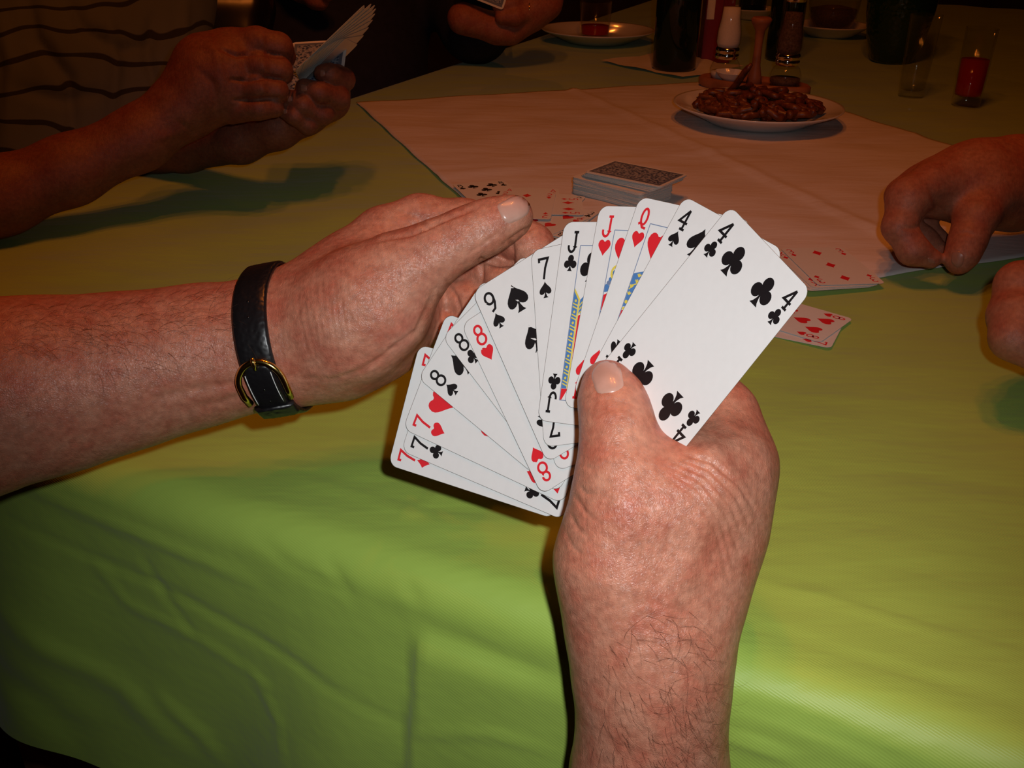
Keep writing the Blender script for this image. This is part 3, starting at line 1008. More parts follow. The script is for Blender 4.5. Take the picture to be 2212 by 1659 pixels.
def sculpt(groups, vox, strokes=(), smooth=1):
    """groups: dicts with chains of (u, v, depth mm, radius px), kin (blend inside), kout (blend to the rest).
    Returns world vertices (m) and faces."""
    prim = []
    for g in groups:
        for ch in g['chains']:
            for n0, n1 in zip(ch[:-1], ch[1:]):
                for n in (n0, n1):
                    pass
                prim.append((camp(*n0[:3]), n0[3] * n0[2] / F, camp(*n1[:3]), n1[3] * n1[2] / F))
    allp = np.array([np.r_[p, r] for a in prim for p, r in ((a[0], a[1]), (a[2], a[3]))])
    lo = (allp[:, :3] - allp[:, 3:]).min(0) - 4 * vox - 7
    hi = (allp[:, :3] + allp[:, 3:]).max(0) + 4 * vox + 7
    dim = np.ceil((hi - lo) / vox).astype(int) + 1
    ax = [lo[i] + vox * np.arange(dim[i]) for i in range(3)]
    T = np.full(dim, 60.0, np.float32)
    for g in groups:
        kin, kout = g['kin'], g.get('kout', g['kin'])
        fz = g.get('fz', 1.0)
        pr = []
        for ch in g['chains']:
            for n0, n1 in zip(ch[:-1], ch[1:]):
                pr.append((camp(*n0[:3]), n0[3] * n0[2] / F, camp(*n1[:3]), n1[3] * n1[2] / F))
        pad = max(kin, kout) + 3 * vox
        glo = np.min([np.minimum(a - ra, b - rb) for a, ra, b, rb in pr], 0) - pad
        ghi = np.max([np.maximum(a + ra, b + rb) for a, ra, b, rb in pr], 0) + pad
        i0 = np.clip(((glo - lo) / vox).astype(int), 0, dim - 1)
        i1 = np.clip(((ghi - lo) / vox).astype(int) + 2, 1, dim)
        Gd = np.full(i1 - i0, 60.0, np.float32)
        for a, ra, b, rb in pr:
            plo = np.minimum(a - ra, b - rb) - pad
            phi = np.maximum(a + ra, b + rb) + pad
            j0 = np.clip(((plo - lo) / vox).astype(int), i0, i1 - 1)
            j1 = np.clip(((phi - lo) / vox).astype(int) + 2, j0 + 1, i1)
            X = ax[0][j0[0]:j1[0]].astype(np.float32)[:, None, None] - a[0]
            Y = ax[1][j0[1]:j1[1]].astype(np.float32)[None, :, None] - a[1]
            Z = ax[2][j0[2]:j1[2]].astype(np.float32)[None, None, :] - a[2]
            ab = (b - a).astype(np.float32)
            t = (X * ab[0] + Y * ab[1] + Z * ab[2]) / max(1e-6, float(ab @ ab))
            np.clip(t, 0, 1, out=t)
            d = np.sqrt((X - t * ab[0]) ** 2 + (Y - t * ab[1]) ** 2 + ((Z - t * ab[2]) / fz) ** 2) - (ra + t * (rb - ra))
            s = tuple(slice(j0[i] - i0[i], j1[i] - i0[i]) for i in range(3))
            Gd[s] = smin(Gd[s], d, kin)
        s = tuple(slice(i0[i], i1[i]) for i in range(3))
        T[s] = smin(T[s], Gd, kout)
    v, f = surface_nets(T, lo, vox)
    # relax
    e = np.vstack([f[:, [0, 1]], f[:, [1, 2]], f[:, [2, 3]], f[:, [3, 0]]])
    for _ in range(smooth):
        s = np.zeros_like(v); c = np.zeros(len(v))
        for k in range(3):
            s[:, k] = np.bincount(e[:, 0], v[e[:, 1], k], len(v)) + np.bincount(e[:, 1], v[e[:, 0], k], len(v))
        c = np.bincount(e[:, 0], None, len(v)) + np.bincount(e[:, 1], None, len(v))
        v = 0.45 * v + 0.55 * s / np.maximum(c, 1)[:, None]
    if strokes:
        nrm = np.zeros_like(v)
        fn = np.cross(v[f[:, 2]] - v[f[:, 0]], v[f[:, 3]] - v[f[:, 1]])
        for k in range(4):
            for j in range(3):
                nrm[:, j] += np.bincount(f[:, k], fn[:, j], len(v))
        nrm /= np.linalg.norm(nrm, axis=1, keepdims=True) + 1e-9
        if (nrm * (v - v.mean(0))).sum(1).mean() < 0: nrm = -nrm
        u_, v_ = CX + F * v[:, 0] / v[:, 2], CY - F * v[:, 1] / v[:, 2]
        view = -v / np.linalg.norm(v, axis=1, keepdims=True)
        face = smoothstep((nrm * view).sum(1), -0.15, 0.25)
        h = np.zeros(len(v))
        for poly, w, dep in strokes:
            xs = [p[0] for p in poly]; ys = [p[1] for p in poly]
            m = (u_ > min(xs) - 3 * w) & (u_ < max(xs) + 3 * w) & (v_ > min(ys) - 3 * w) & (v_ < max(ys) + 3 * w)
            if not m.any(): continue
            ds, tt = seg_dist(u_[m], v_[m], poly)
            h[m] += dep * np.exp(-(ds / w) ** 2) * np.sin(np.pi * np.clip(tt * 0.9 + 0.05, 0, 1)) ** 0.6
        v = v - nrm * (h * face)[:, None]
    return cam2world(v / 1000), f

def person_mesh(parts, mat, label):
    vs, fs, off = [], [], 0
    for v, f in parts:
        vs.append(v); fs.append(f + off); off += len(v)
    v, f = np.vstack(vs), np.vstack(fs)
    o = mesh_obj('person', v, f, mat)
    bm = bmesh.new(); bm.from_mesh(o.data)
    bmesh.ops.recalc_face_normals(bm, faces=bm.faces)
    bm.to_mesh(o.data); bm.free()
    tag(o, label, 'person')
    bvh = BVHTree.FromPolygons([tuple(p) for p in v], [tuple(int(i) for i in q) for q in f])
    return o, bvh

def hit(bvh, u, v):
    loc, nor, idx, dist = bvh.ray_cast(Vector(CAM), Vector(ray(u, v)).normalized())
    if loc is None: return None
    n = np.array(nor)
    if n @ (np.array(loc) - CAM) > 0: n = -n
    return np.array(loc), n

def nail(poly, bvh, parent, bulge=0.0006, lift=0.00025, mat='nail'):
    poly = np.asarray(poly, float)
    poly = poly.mean(0) + (poly - poly.mean(0)) * 1.05
    m = len(poly)
    dense_p = []
    for i in range(m):
        for t in np.linspace(0, 1, 4, endpoint=False):
            dense_p.append(poly[i] * (1 - t) + poly[(i + 1) % m] * t)
    for _ in range(1):
        d = np.array(dense_p); dense_p = list((np.roll(d, 1, 0) + 2 * d + np.roll(d, -1, 0)) / 4)
    c = poly.mean(0); n = len(dense_p)
    vs, fs = [], []
    rings = [1.0, 0.93, 0.75, 0.5, 0.25]
    base = hit(bvh, *c)
    for ri, sc in enumerate(rings):
        for p in dense_p:
            q = c + (np.array(p) - c) * sc
            hp = hit(bvh, *q)
            sh = 0.96
            while hp is None and sh > 0.3:
                hp = hit(bvh, *(c + (q - c) * sh)); sh -= 0.04
            if hp is None: hp = base
            l = (-0.0003 if ri == 0 else lift + bulge * (1 - sc ** 2))
            vs.append(hp[0] + hp[1] * l)
    vs.append(base[0] + base[1] * (lift + bulge))
    for r in range(len(rings) - 1):
        for i in range(n):
            j = (i + 1) % n
            fs.append((r * n + i, r * n + j, (r + 1) * n + j, (r + 1) * n + i))
    for i in range(n):
        fs.append(((len(rings) - 1) * n + i, (len(rings) - 1) * n + (i + 1) % n, len(vs) - 1))
    return mesh_obj('fingernail', vs, fs, mat, parent)

# ---- the player holding the fan: right hand with the cards, left hand beside them
RIGHT = [
    dict(kin=16, chains=[
        [(1396, 1900, 440, 178), (1404, 1659, 420, 151), (1408, 1500, 409, 145), (1410, 1420, 405, 142)],
        [(1410, 1420, 405, 140), (1430, 1335, 403, 136), (1480, 1235, 405, 122), (1528, 1125, 410, 112), (1556, 1005, 417, 109)],
        [(1392, 1400, 404, 128), (1362, 1320, 400, 120), (1334, 1205, 394, 118), (1346, 1095, 389, 100)],
        [(1430, 1190, 400, 118), (1450, 1085, 401, 92)],
        [(1430, 1300, 425, 110), (1460, 1150, 432, 105), (1500, 1040, 436, 90)],
        [(1398, 1090, 389, 68), (1452, 1072, 387, 66), (1515, 1035, 391, 72), (1560, 1010, 402, 95)],
        [(1440, 1135, 396, 100), (1510, 1090, 400, 100)]]),
    dict(kin=9, kout=4, chains=[[(1342, 1345, 424, 108), (1368, 1480, 430, 116), (1370, 1680, 442, 132), (1370, 1900, 450, 145)]]),
    dict(kin=9, kout=11, chains=[
        [(1346, 1095, 389, 97), (1338, 1010, 389, 80), (1336, 930, 393, 70), (1328, 885, 398, 62), (1317, 850, 402, 54), (1309, 823, 405, 40)]]),
    dict(kin=8, kout=10, chains=[
        [(1556, 1000, 419, 105), (1548, 905, 424, 84), (1490, 810, 438, 62), (1400, 740, 446, 50), (1330, 720, 449, 44)]]),
    dict(kin=6, kout=8, chains=[
        [(1490, 1040, 440, 80), (1450, 930, 452, 60), (1360, 850, 458, 48), (1270, 830, 455, 42)]]),
    dict(kin=6, kout=8, chains=[
        [(1450, 1100, 442, 76), (1400, 1000, 455, 54), (1320, 935, 460, 46), (1240, 920, 456, 40)]]),
    dict(kin=6, kout=8, chains=[
        [(1420, 1140, 442, 70), (1370, 1060, 455, 46), (1310, 1010, 458, 40), (1250, 1000, 453, 34)]]),
]
R_STROKES = []
for i in range(6):      # skin folds of the web between thumb and index finger
    t = i / 5
    R_STROKES.append(([(1470 - 30 * t, 980 + 50 * t), (1540 - 40 * t, 1000 + 70 * t), (1600 - 50 * t, 1050 + 105 * t), (1635 - 60 * t, 1110 + 150 * t)], 4.6, 0.95 - 0.4 * t))
for x0, y0, x1, y1, d in ((1252, 1052, 1283, 1066, 0.9), (1244, 1074, 1292, 1128, 0.7), (1232, 1110, 1270, 1160, 0.6), (1222, 1150, 1258, 1200, 0.5), (1262, 1005, 1300, 1010, 0.4)):
    R_STROKES.append(([(x0, y0), ((x0 + x1) / 2 - 4, (y0 + y1) / 2 + 6), (x1, y1)], 4.5, d))
for k in range(4):      # thumb knuckle
    R_STROKES.append(([(1278 + 3 * k, 905 - 12 * k), (1310, 886 - 8 * k), (1350, 886 - 6 * k), (1378, 900 - 8 * k)], 4.2, 0.28))
for k in range(5):      # wrist
    R_STROKES.append(([(1300, 1320 + 28 * k), (1400, 1300 + 30 * k), (1500, 1330 + 34 * k), (1545, 1370 + 36 * k)], 5, 0.18))
R_STROKES += [([(1490, 1385), (1545, 1450)], 9, 0.9), ([(1500, 985), (1590, 955), (1640, 985)], 24, -1.3),
              ([(1330, 1010), (1352, 1100), (1372, 1200)], 30, -0.9), ([(1560, 1040), (1500, 1200), (1440, 1330)], 26, -0.8)]

LEFT = [
    dict(kin=15, chains=[
        [(-420, 960, 440, 250), (-200, 895, 455, 222), (0, 849, 470, 192), (150, 826, 478, 172), (300, 796, 484, 152), (450, 764, 488, 138), (590, 741, 488, 122)],
        [(590, 741, 488, 121), (690, 724, 484, 116), (762, 688, 476, 126), (822, 640, 470, 108), (875, 588, 466, 78)],
        [(600, 730, 490, 112), (690, 670, 495, 98), (765, 598, 500, 84), (838, 520, 504, 74)],
        [(630, 750, 492, 104), (740, 750, 496, 92), (825, 712, 500, 86), (880, 660, 505, 80)],
        [(760, 640, 506, 90), (850, 600, 510, 78)]]),
    dict(kin=8, kout=9, chains=[
        [(872, 586, 464, 77), (940, 545, 460, 63), (1010, 509, 458, 55), (1062, 486, 458, 50), (1106, 468, 458, 46)]]),
    dict(kin=7, kout=5, chains=[
        [(832, 522, 506, 72), (908, 484, 508, 59), (1000, 488, 505, 53), (1090, 497, 498, 49), (1148, 532, 488, 44), (1172, 580, 482, 38)]]),
    dict(kin=6, kout=3.2, chains=[
        [(872, 590, 514, 70), (960, 566, 518, 50), (1052, 580, 508, 46), (1096, 620, 494, 40), (1110, 670, 488, 36)]]),
    dict(kin=6, kout=3.2, chains=[
        [(872, 640, 516, 66), (945, 630, 518, 46), (1016, 652, 506, 43), (1056, 700, 493, 38)]]),
    dict(kin=6, kout=3.2, chains=[
        [(862, 690, 514, 60), (918, 700, 514, 42), (980, 725, 503, 38), (1008, 770, 494, 32)]]),
]
L_STROKES = [([(940, 625), (922, 672), (902, 716), (852, 752), (800, 790)], 7, 1.3),
             ([(812, 520), (890, 505), (960, 474), (1030, 449)], 5, 1.4),
             ([(330, 862), (430, 840), (560, 822)], 11, 0.9), ([(420, 882), (570, 846)], 10, 0.7),
             ([(660, 815), (720, 818), (780, 800), (840, 770)], 7, 0.7),
             ([(655, 800), (700, 815), (770, 800)], 14, -0.8),
             ([(850, 452), (905, 470), (925, 500)], 6, 0.5),
             ([(880, 600), (990, 545), (1060, 510)], 26, -0.9),
             ([(1106, 520), (1106, 575)], 5, 1.6), ([(1041, 555), (1040, 610)], 5, 1.6), ([(1036, 562), (1080, 572), (1108, 568)], 5, 1.4),
             ([(965, 610), (985, 640), (1000, 690)], 5, 1.2), ([(950, 640), (958, 690), (950, 730)], 5, 1.2), ([(1085, 530), (1130, 500), (1160, 486)], 5, 1.0)]
for k in range(9):
    L_STROKES.append(([(640 + 13 * k, 628 - 9 * k), (648 + 13 * k, 690 - 4 * k), (664 + 13 * k, 760), (690 + 14 * k, 806 - 4 * k)], 4.0, 0.20))
for k in range(6):
    L_STROKES.append(([(760 + 14 * k, 700 - 12 * k), (812 + 14 * k, 690 - 16 * k), (868 + 8 * k, 650 - 12 * k)], 4.2, 0.20))
for k in range(5):
    L_STROKES.append(([(985 + 9 * k, 478 - 3 * k), (996 + 9 * k, 505 - 3 * k), (1010 + 9 * k, 530 - 3 * k)], 4.0, 0.26))
for k in range(4):
    L_STROKES.append(([(1082 - 4 * k, 500 + 3 * k), (1050 - 4 * k, 520 + 4 * k), (1020 - 5 * k, 540 + 4 * k)], 4.0, 0.15))

rv = sculpt(RIGHT, 0.85, R_STROKES)
lv = sculpt(LEFT, 0.9, L_STROKES)
holder, HB = person_mesh([rv, lv], 'skin_holder', 'bare-armed person holding up a fan of cards and wearing a black watch')
nail([(1277, 812), (1283, 796), (1296, 784), (1310, 780), (1328, 785), (1341, 797), (1348, 834), (1330, 846), (1290, 851)], HB, holder)
nail([(1073, 443), (1100, 428), (1128, 417), (1140, 422), (1146, 440), (1141, 462), (1122, 475), (1100, 483), (1088, 476), (1080, 460)], HB, holder)

def hairs(regions, bvh, parent):
    parts = []
    for (poly, count, ang, spread, length, curl) in regions:
        xs = [p[0] for p in poly]; ys = [p[1] for p in poly]
        made = 0; tries = 0
        while made < count and tries < count * 6:
            tries += 1
            u = rng.uniform(min(xs), max(xs)); v = rng.uniform(min(ys), max(ys))
            inside = False
            j = len(poly) - 1
            for i in range(len(poly)):
                if (poly[i][1] > v) != (poly[j][1] > v) and u < (poly[j][0] - poly[i][0]) * (v - poly[i][1]) / (poly[j][1] - poly[i][1]) + poly[i][0]:
                    inside = not inside
                j = i
            if not inside: continue
            hp = hit(bvh, u, v)
            if hp is None: continue
            p, n = hp
            a = math.radians(ang + rng.normal(0, spread))
            d = rt * math.cos(a) + up * math.sin(a)
            d = d - n * (d @ n); d /= np.linalg.norm(d) + 1e-9
            sdv = np.cross(n, d)
            L = length * rng.uniform(0.5, 1.2); c = curl * rng.normal(1, 0.6)
            pts = []
            for t in np.linspace(0, 1, 6):
                pts.append(p + n * (0.0004 + 0.0022 * math.sin(t * math.pi * 0.8)) * L / 0.01 + d * L * t + sdv * c * L * t * t)
            parts.append(tube(pts, np.linspace(0.00005, 0.00002, 6), 3))
            made += 1
    vs, fs = join(parts)
    o = mesh_obj('arm_hair', vs, fs, 'hair', parent)
    o['kind'] = 'stuff'
hairs([([(0, 662), (250, 650), (540, 626), (545, 690), (300, 740), (0, 780)], 220, 12, 26, 0.013, -0.4),
       ([(120, 700), (530, 680), (520, 760), (200, 830)], 70, 0, 26, 0.013, -0.5),
       ([(1300, 1480), (1540, 1470), (1552, 1659), (1280, 1659)], 120, -60, 26, 0.016, 0.35),
       ([(1320, 1320), (1520, 1320), (1540, 1480), (1300, 1480)], 45, -18, 32, 0.014, -0.5)], HB, holder)

# ------------------------------------------------------------------ wristwatch (strap and buckle side)
def watch():
    c = P(600, 742, 0.488)
    n = rt * 0.985 + up * 0.165 - fw * 0.10
    n /= np.linalg.norm(n)
    e1 = up - n * (up @ n); e1 /= np.linalg.norm(e1)
    e2 = np.cross(n, e1)
    NA = 96
    def radius(th, off=0.0):
        d = e1 * math.cos(th) + e2 * math.sin(th)
        best = 0
        for w in (-0.008, 0, 0.008):
            loc, *_ = HB.ray_cast(Vector(c + n * (w + off)), Vector(d))
            if loc is not None:
                best = max(best, min(0.04, (np.array(loc) - c - n * (w + off)) @ d))
        return best or 0.029
    th = np.linspace(0, 2 * math.pi, NA, endpoint=False)
    rad = np.array([radius(t) for t in th])
    for _ in range(6):
        rad = np.maximum(rad, 0) * 0.5 + 0.25 * (np.roll(rad, 1) + np.roll(rad, -1))
    rad += 0.0006
    def at(t):
        return np.interp(t % (2 * math.pi), np.r_[th, 2 * math.pi], np.r_[rad, rad[0]])
    def band(name, t0, t1, w, base, thick, steps, parent, closed=False, mat='strap', skew=0.0, taper=None):
        prof = [(-0.5, 0.0), (-0.5, 0.55), (-0.42, 0.95), (-0.2, 1.0), (0.2, 1.0), (0.42, 0.95), (0.5, 0.55), (0.5, 0.0)]
        ts = np.linspace(t0, t1, steps, endpoint=not closed)
        vs, fs = [], []
        for q, t in enumerate(ts):
            d = e1 * math.cos(t) + e2 * math.sin(t)
            ww = w * (taper(q / (steps - 1)) if taper else 1)
            for x, h in prof:
                vs.append(c + d * (at(t) + base + h * thick) + n * (x * ww + skew * (t - t0)))
        k = len(prof)
        for i in range(steps if closed else steps - 1):
            j = (i + 1) % steps
            for m in range(k):
                l = (m + 1) % k
                fs.append((i * k + m, j * k + m, j * k + l, i * k + l))
        if not closed:
            fs.append(tuple(range(k))); fs.append(tuple((steps - 1) * k + m for m in range(k - 1, -1, -1)))
        return mesh_obj(name, vs, fs, mat, parent)
    root = empty('wristwatch', c)
    M = root.matrix_world.copy(); M.translation = Vector(c)
    objs = [band('strap', 0, 2 * math.pi, 0.0168, 0.0, 0.0022, NA, None, closed=True)]
    # angle of the buckle: where the strap crosses the buckle's pixel
    best = min(np.linspace(0, 2 * math.pi, 720), key=lambda t: (lambda q: math.hypot(q[0] - 606, q[1] - 768) + (1e3 if q[2] > 0.488 else 0))(to_px(c + (e1 * math.cos(t) + e2 * math.sin(t)) * (at(t) + 0.003))))
    dn = 1 if to_px(c + (e1 * math.cos(best + 0.2) + e2 * math.sin(best + 0.2)) * at(best))[1] > to_px(c + (e1 * math.cos(best) + e2 * math.sin(best)) * at(best))[1] else -1
    def surf(s, w, h):
        """s metres round the wrist below the buckle bar, w across, h out"""
        t = best + dn * s / 0.029
        d = e1 * math.cos(t) + e2 * math.sin(t)
        return c + d * (at(t) + h) + n * w
    objs.append(band('strap_end', best + dn * 0.001 / 0.029, best + dn * 0.030 / 0.029, 0.0145, 0.0022, 0.0020, 24, None, taper=lambda x: 1.0 - 0.25 * max(0, 0.15 - x) / 0.15))
    objs.append(band('strap_keeper', best + dn * 0.0205 / 0.029, best + dn * 0.027 / 0.029, 0.0195, 0.0018, 0.0036, 10, None))
    path = []
    for a in np.linspace(0, math.pi, 25):
        path.append(surf(0.0085 - 0.0090 * math.sin(a), -0.0108 * math.cos(a), 0.0038))
    path = [surf(0.0175, -0.0100, 0.0030)] + [surf(0.013, -0.0108, 0.0036)] + path + [surf(0.013, 0.0108, 0.0036)] + [surf(0.0175, 0.0100, 0.0030)]
    v, f = tube(path, 0.0016, 10)
    objs.append(mesh_obj('buckle', v, f, 'gold'))
    objs[-1]['label'] = 'rounded gold buckle'
    v, f = tube([surf(-0.0022, 0, 0.0050), surf(-0.0005, 0, 0.0056), surf(0.0022, 0, 0.0046)], [0.0009, 0.0011, 0.0009], 8)
    objs.append(mesh_obj('buckle_pin', v, f, 'gold'))
    for sgn in (-1, 1):
        v, f = tube([surf(0.004 + 0.002 * k, sgn * 0.0062, 0.00415) for k in range(8)], 0.00022, 5)
        objs.append(mesh_obj('stitching', v, f, 'card'))
    for k in range(4):
        o = surf(-0.004 - 0.0065 * k if k > 1 else 0.011 + 0.006 * k, 0, 0.00425 if k < 2 else 0.00225)
        p0 = o; d = (o - c); d = d - n * (d @ n); d /= np.linalg.norm(d)
        v, f = tube([p0 - d * 0.0004, p0 + d * 0.00005], 0.0006, 10)
        objs.append(mesh_obj('strap_hole', v, f, 'bag'))
    for o in objs:
        o.parent = root
        o.matrix_parent_inverse = M.inverted()
    tag(root, 'wristwatch with black leather strap and gold buckle on the left wrist', 'watch')
watch()

# ------------------------------------------------------------------ player in the striped shirt on the left
ZA = 780
STRIPED = [
    dict(kin=14, chains=[
        [(-420, 560, 819, 105), (-180, 480, 842, 92), (0, 423, 866, 79), (150, 368, 883, 70), (300, 300, 899, 63), (405, 224, 908, 66)],
        [(405, 224, 908, 66), (455, 170, 910, 80), (500, 160, 913, 82)],
        [(440, 200, 908, 60), (505, 215, 910, 46)], [(450, 140, 910, 62), (505, 115, 913, 46)]]),
    dict(kin=5, kout=5, chains=[[(490, 108, 910, 44), (555, 95, 903, 35), (600, 103, 908, 31), (614, 122, 920, 25)]]),
    dict(kin=5, kout=1.6, chains=[[(490, 150, 903, 38), (560, 143, 896, 30), (602, 152, 903, 28), (612, 160, 915, 22)]]),
    dict(kin=5, kout=1.6, chains=[[(495, 194, 903, 36), (560, 190, 896, 28), (596, 196, 903, 25), (604, 204, 915, 20)]]),
    dict(kin=5, kout=1.6, chains=[[(500, 236, 908, 32), (560, 232, 901, 25), (592, 232, 908, 22)]]),
]
STRIPED2 = [
    dict(kin=10, chains=[
        [(200, 330, 1123, 62), (400, 312, 1053, 56), (520, 300, 1009, 50), (600, 275, 989, 44), (660, 245, 978, 42)],
        [(660, 245, 978, 42), (712, 215, 980, 40), (722, 180, 980, 32)]]),
    dict(kin=4, kout=4, chains=[[(728, 165, 978, 26), (742, 172, 962, 24), (712, 160, 943, 22), (696, 158, 941, 18)]]),
    dict(kin=4, kout=2.5, chains=[[(730, 200, 976, 26), (730, 212, 955, 24), (690, 200, 936, 22), (658, 190, 936, 20)]]),
    dict(kin=4, kout=2.5, chains=[[(712, 232, 973, 25), (696, 246, 950, 23), (655, 226, 936, 21), (626, 213, 936, 19)]]),
    dict(kin=4, kout=2.5, chains=[[(690, 250, 973, 24), (665, 268, 950, 21), (636, 250, 938, 19), (616, 240, 938, 17)]]),
]
A_STROKES = [([(478, 108), (512, 120), (560, 113), (618, 122)], 4.5, 3.6), ([(498, 172), (530, 174), (575, 166), (614, 172)], 4.5, 3.2), ([(505, 216), (545, 217), (580, 213), (606, 212)], 4.5, 2.6),
             ([(448, 90), (470, 120), (480, 200)], 14, -2.2), ([(560, 70), (570, 100)], 9, -1.5), ([(565, 128), (572, 160)], 9, -1.6), ([(565, 180), (570, 205)], 8, -1.3),
             ([(430, 150), (460, 180), (470, 240)], 8, 1.2), ([(380, 260), (420, 285), (455, 270)], 6, 0.8), ([(330, 300), (400, 285)], 10, -1.0)]
TORSO = lambda z, u, w: [dict(kin=40, chains=[[(u, -380, z + 60, w), (u - 20, -60, z + 20, w * 1.02), (u - 30, 260, z, w * 1.0), (u - 30, 480, z - 20, w)]])]
va = sculpt(STRIPED, 1.4, A_STROKES)
vb = sculpt(STRIPED2, 1.4)
vt = sculpt(TORSO(1215, 160, 225), 7.0)
striped, SB = person_mesh([va, vb, vt], 'skin_dimmed_more', 'person in a striped shirt holding cards in both hands')
for poly in ([(692, 150), (702, 152), (702, 164), (692, 166)], [(650, 182), (663, 184), (663, 197), (650, 198)], [(620, 206), (632, 208), (631, 219), (620, 220)], [(612, 234), (621, 236), (620, 245), (612, 246)]):
    nail(poly, SB, striped, 0.0004, mat='nail_dim')

def shirt():
    g = [dict(kin=45, chains=[
        [(170, -420, 1270, 245), (150, -80, 1235, 262), (135, 180, 1212, 262), (130, 480, 1190, 255)],
        [(-120, -100, 1150, 130), (-160, 200, 1060, 120)],
        [(330, -250, 1260, 120), (345, -20, 1225, 92), (352, 200, 1185, 84), (330, 300, 1150, 76)]])]
    st = [([(60, -10), (75, 80), (150, 170), (160, 300)], 16, 9), ([(0, 40), (30, 150), (10, 300)], 18, -8), ([(150, 0), (180, 60), (260, 110), (330, 90)], 14, 8),
          ([(230, 40), (250, 130), (240, 260)], 16, -8), ([(330, 40), (320, 120), (340, 200)], 13, 7), ([(400, 0), (395, 80), (420, 160)], 12, -6), ([(40, 190), (130, 215), (220, 200)], 14, 6)]
    v, f = sculpt(g, 5.0, st, 2)
    o = mesh_obj('shirt', v, f, 'stripes', striped)
    o['label'] = 'grey shirt with thin dark stripes'
shirt()

def opponents_cards():
    ga = 'cards held by the striped player'
    def held(tl, bl, zb, wdir, label):
        # left edge runs from tl to the pinched bottom corner bl at depth zb; the true length sets the lean in depth
        L = math.hypot(tl[0] - bl[0], tl[1] - bl[1]) * zb / F
        zt = zb + math.sqrt(max(0.0, 0.089 ** 2 - L ** 2)) * 0.9
        a = P(*tl, zt); d = P(*bl, zb)
        ty = (d - a) / np.linalg.norm(d - a)
        sx = rt * wdir[0] + up * wdir[1] + fw * wdir[2]
        sx = sx - ty * (sx @ ty); sx /= np.linalg.norm(sx)
        nz = np.cross(ty, sx)
        if nz @ (CAM - a) < 0: nz = -nz
        def mapf(s, t, w):     # the back looks at the camera
            return a + np.outer((CW - s) / 1000, sx) + np.outer(t / 1000, ty) + np.outer(-w / 1000, nz)
        tag(build_card('playing_card', None, None, mapf, back=True), label, 'card', ga)
    held((631, 92), (606, 222), 0.945, (0.86, 0.40, 0.25), 'card showing its blue back at the rear of the striped player\'s fan')
    # the other cards: one flat fan seen almost along its plane, pinched at pv
    d8 = rt * 0.723 + up * 0.691
    pr = rt * -0.691 + up * 0.723
    g = pr * 0.21 + fw * 0.977
    nz = np.cross(d8, g)
    if nz @ fw > 0: nz = -nz
    n = 9
    pv = P(668, 166, 0.955)
    for k in range(n):
        ph = math.radians(80 * (1 - k / (n - 1)) ** 0.9)
        L = d8 * math.cos(ph) + g * math.sin(ph)
        Wd = d8 * math.sin(ph) - g * math.cos(ph)
        a = pv + L * 0.080 - Wd * 0.006 + nz * 0.0006 * k
        def mapf(s, t, w, a=a, L=L, Wd=Wd):
            return a + np.outer((CW - s) / 1000, Wd) - np.outer(t / 1000, L) + np.outer(-w / 1000, nz)
        tag(build_card('playing_card', None, None, mapf, back=True), 'card in the striped player\'s fan, seen almost edge on', 'card', ga)
opponents_cards()

def finger_ring(u, v, z, r, ang, label):
    c = P(u, v, z)
    n = rt * math.cos(ang) + up * math.sin(ang) - fw * 0.25
    n /= np.linalg.norm(n)
    a = np.cross(n, fw); a /= np.linalg.norm(a); b = np.cross(n, a)
    pts = [c + r * (a * math.cos(t) + b * math.sin(t)) for t in np.linspace(0, 2 * math.pi, 28, endpoint=False)]
    v_, f_ = tube(pts, 0.0011, 6, closed=True)
    tag(mesh_obj('finger_ring', v_, f_, 'gold'), label, 'ring', 'rings on the players\' fingers')
finger_ring(722, 208, 0.960, 0.0113, -0.25, 'thin gold ring on the upper ringed finger of the striped player')
finger_ring(690, 244, 0.949, 0.0108, -0.45, 'thin gold ring on the lower ringed finger of the striped player')

# ------------------------------------------------------------------ player in navy behind
vb1 = sculpt([dict(kin=14, chains=[
    [(1000, 40, 1640, 34), (1075, 62, 1660, 30), (1104, 66, 1665, 26), (1128, 44, 1660, 30), (1152, 12, 1655, 42), (1170, -40, 1650, 46)],
    [(1150, 25, 1655, 36), (1185, 8, 1650, 26), (1200, -20, 1645, 20)]]),
    dict(kin=6, kout=4, chains=[[(1140, -10, 1640, 26), (1105, 5, 1625, 22), (1080, 12, 1620, 17)]]),
    dict(kin=6, kout=4, chains=[[(1150, 20, 1640, 24), (1112, 34, 1628, 20), (1085, 36, 1625, 16)]])], 2.0)
vb2 = sculpt([dict(kin=8, chains=[[(600, -90, 1580, 40), (650, -30, 1560, 32), (684, -4, 1550, 24), (692, 2, 1548, 18)]]),
              dict(kin=6, kout=3, chains=[[(630, -80, 1560, 30), (672, -36, 1540, 22), (706, -14, 1535, 17)]])], 2.0)
vb3 = sculpt(TORSO(1800, 725, 185), 9.0)
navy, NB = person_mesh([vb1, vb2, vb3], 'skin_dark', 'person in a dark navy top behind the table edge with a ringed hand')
sv, sf = sculpt([dict(kin=50, chains=[
    [(715, -380, 1850, 228), (710, -60, 1815, 226), (690, 200, 1785, 218), (670, 380, 1765, 215)],
    [(960, -200, 1800, 120), (1010, -20, 1760, 80), (1030, 60, 1720, 62), (1040, 58, 1690, 44)],
    [(560, -200, 1780, 130), (530, 40, 1720, 110), (560, 170, 1700, 100)]])], 8.0, (), 2)
o = mesh_obj('navy_top', sv, sf, 'navy', navy); o['label'] = 'dark navy long-sleeved top'
finger_ring(1147, 20, 1.632, 0.0135, 0.0, 'gold ring on the raised hand of the player in navy')
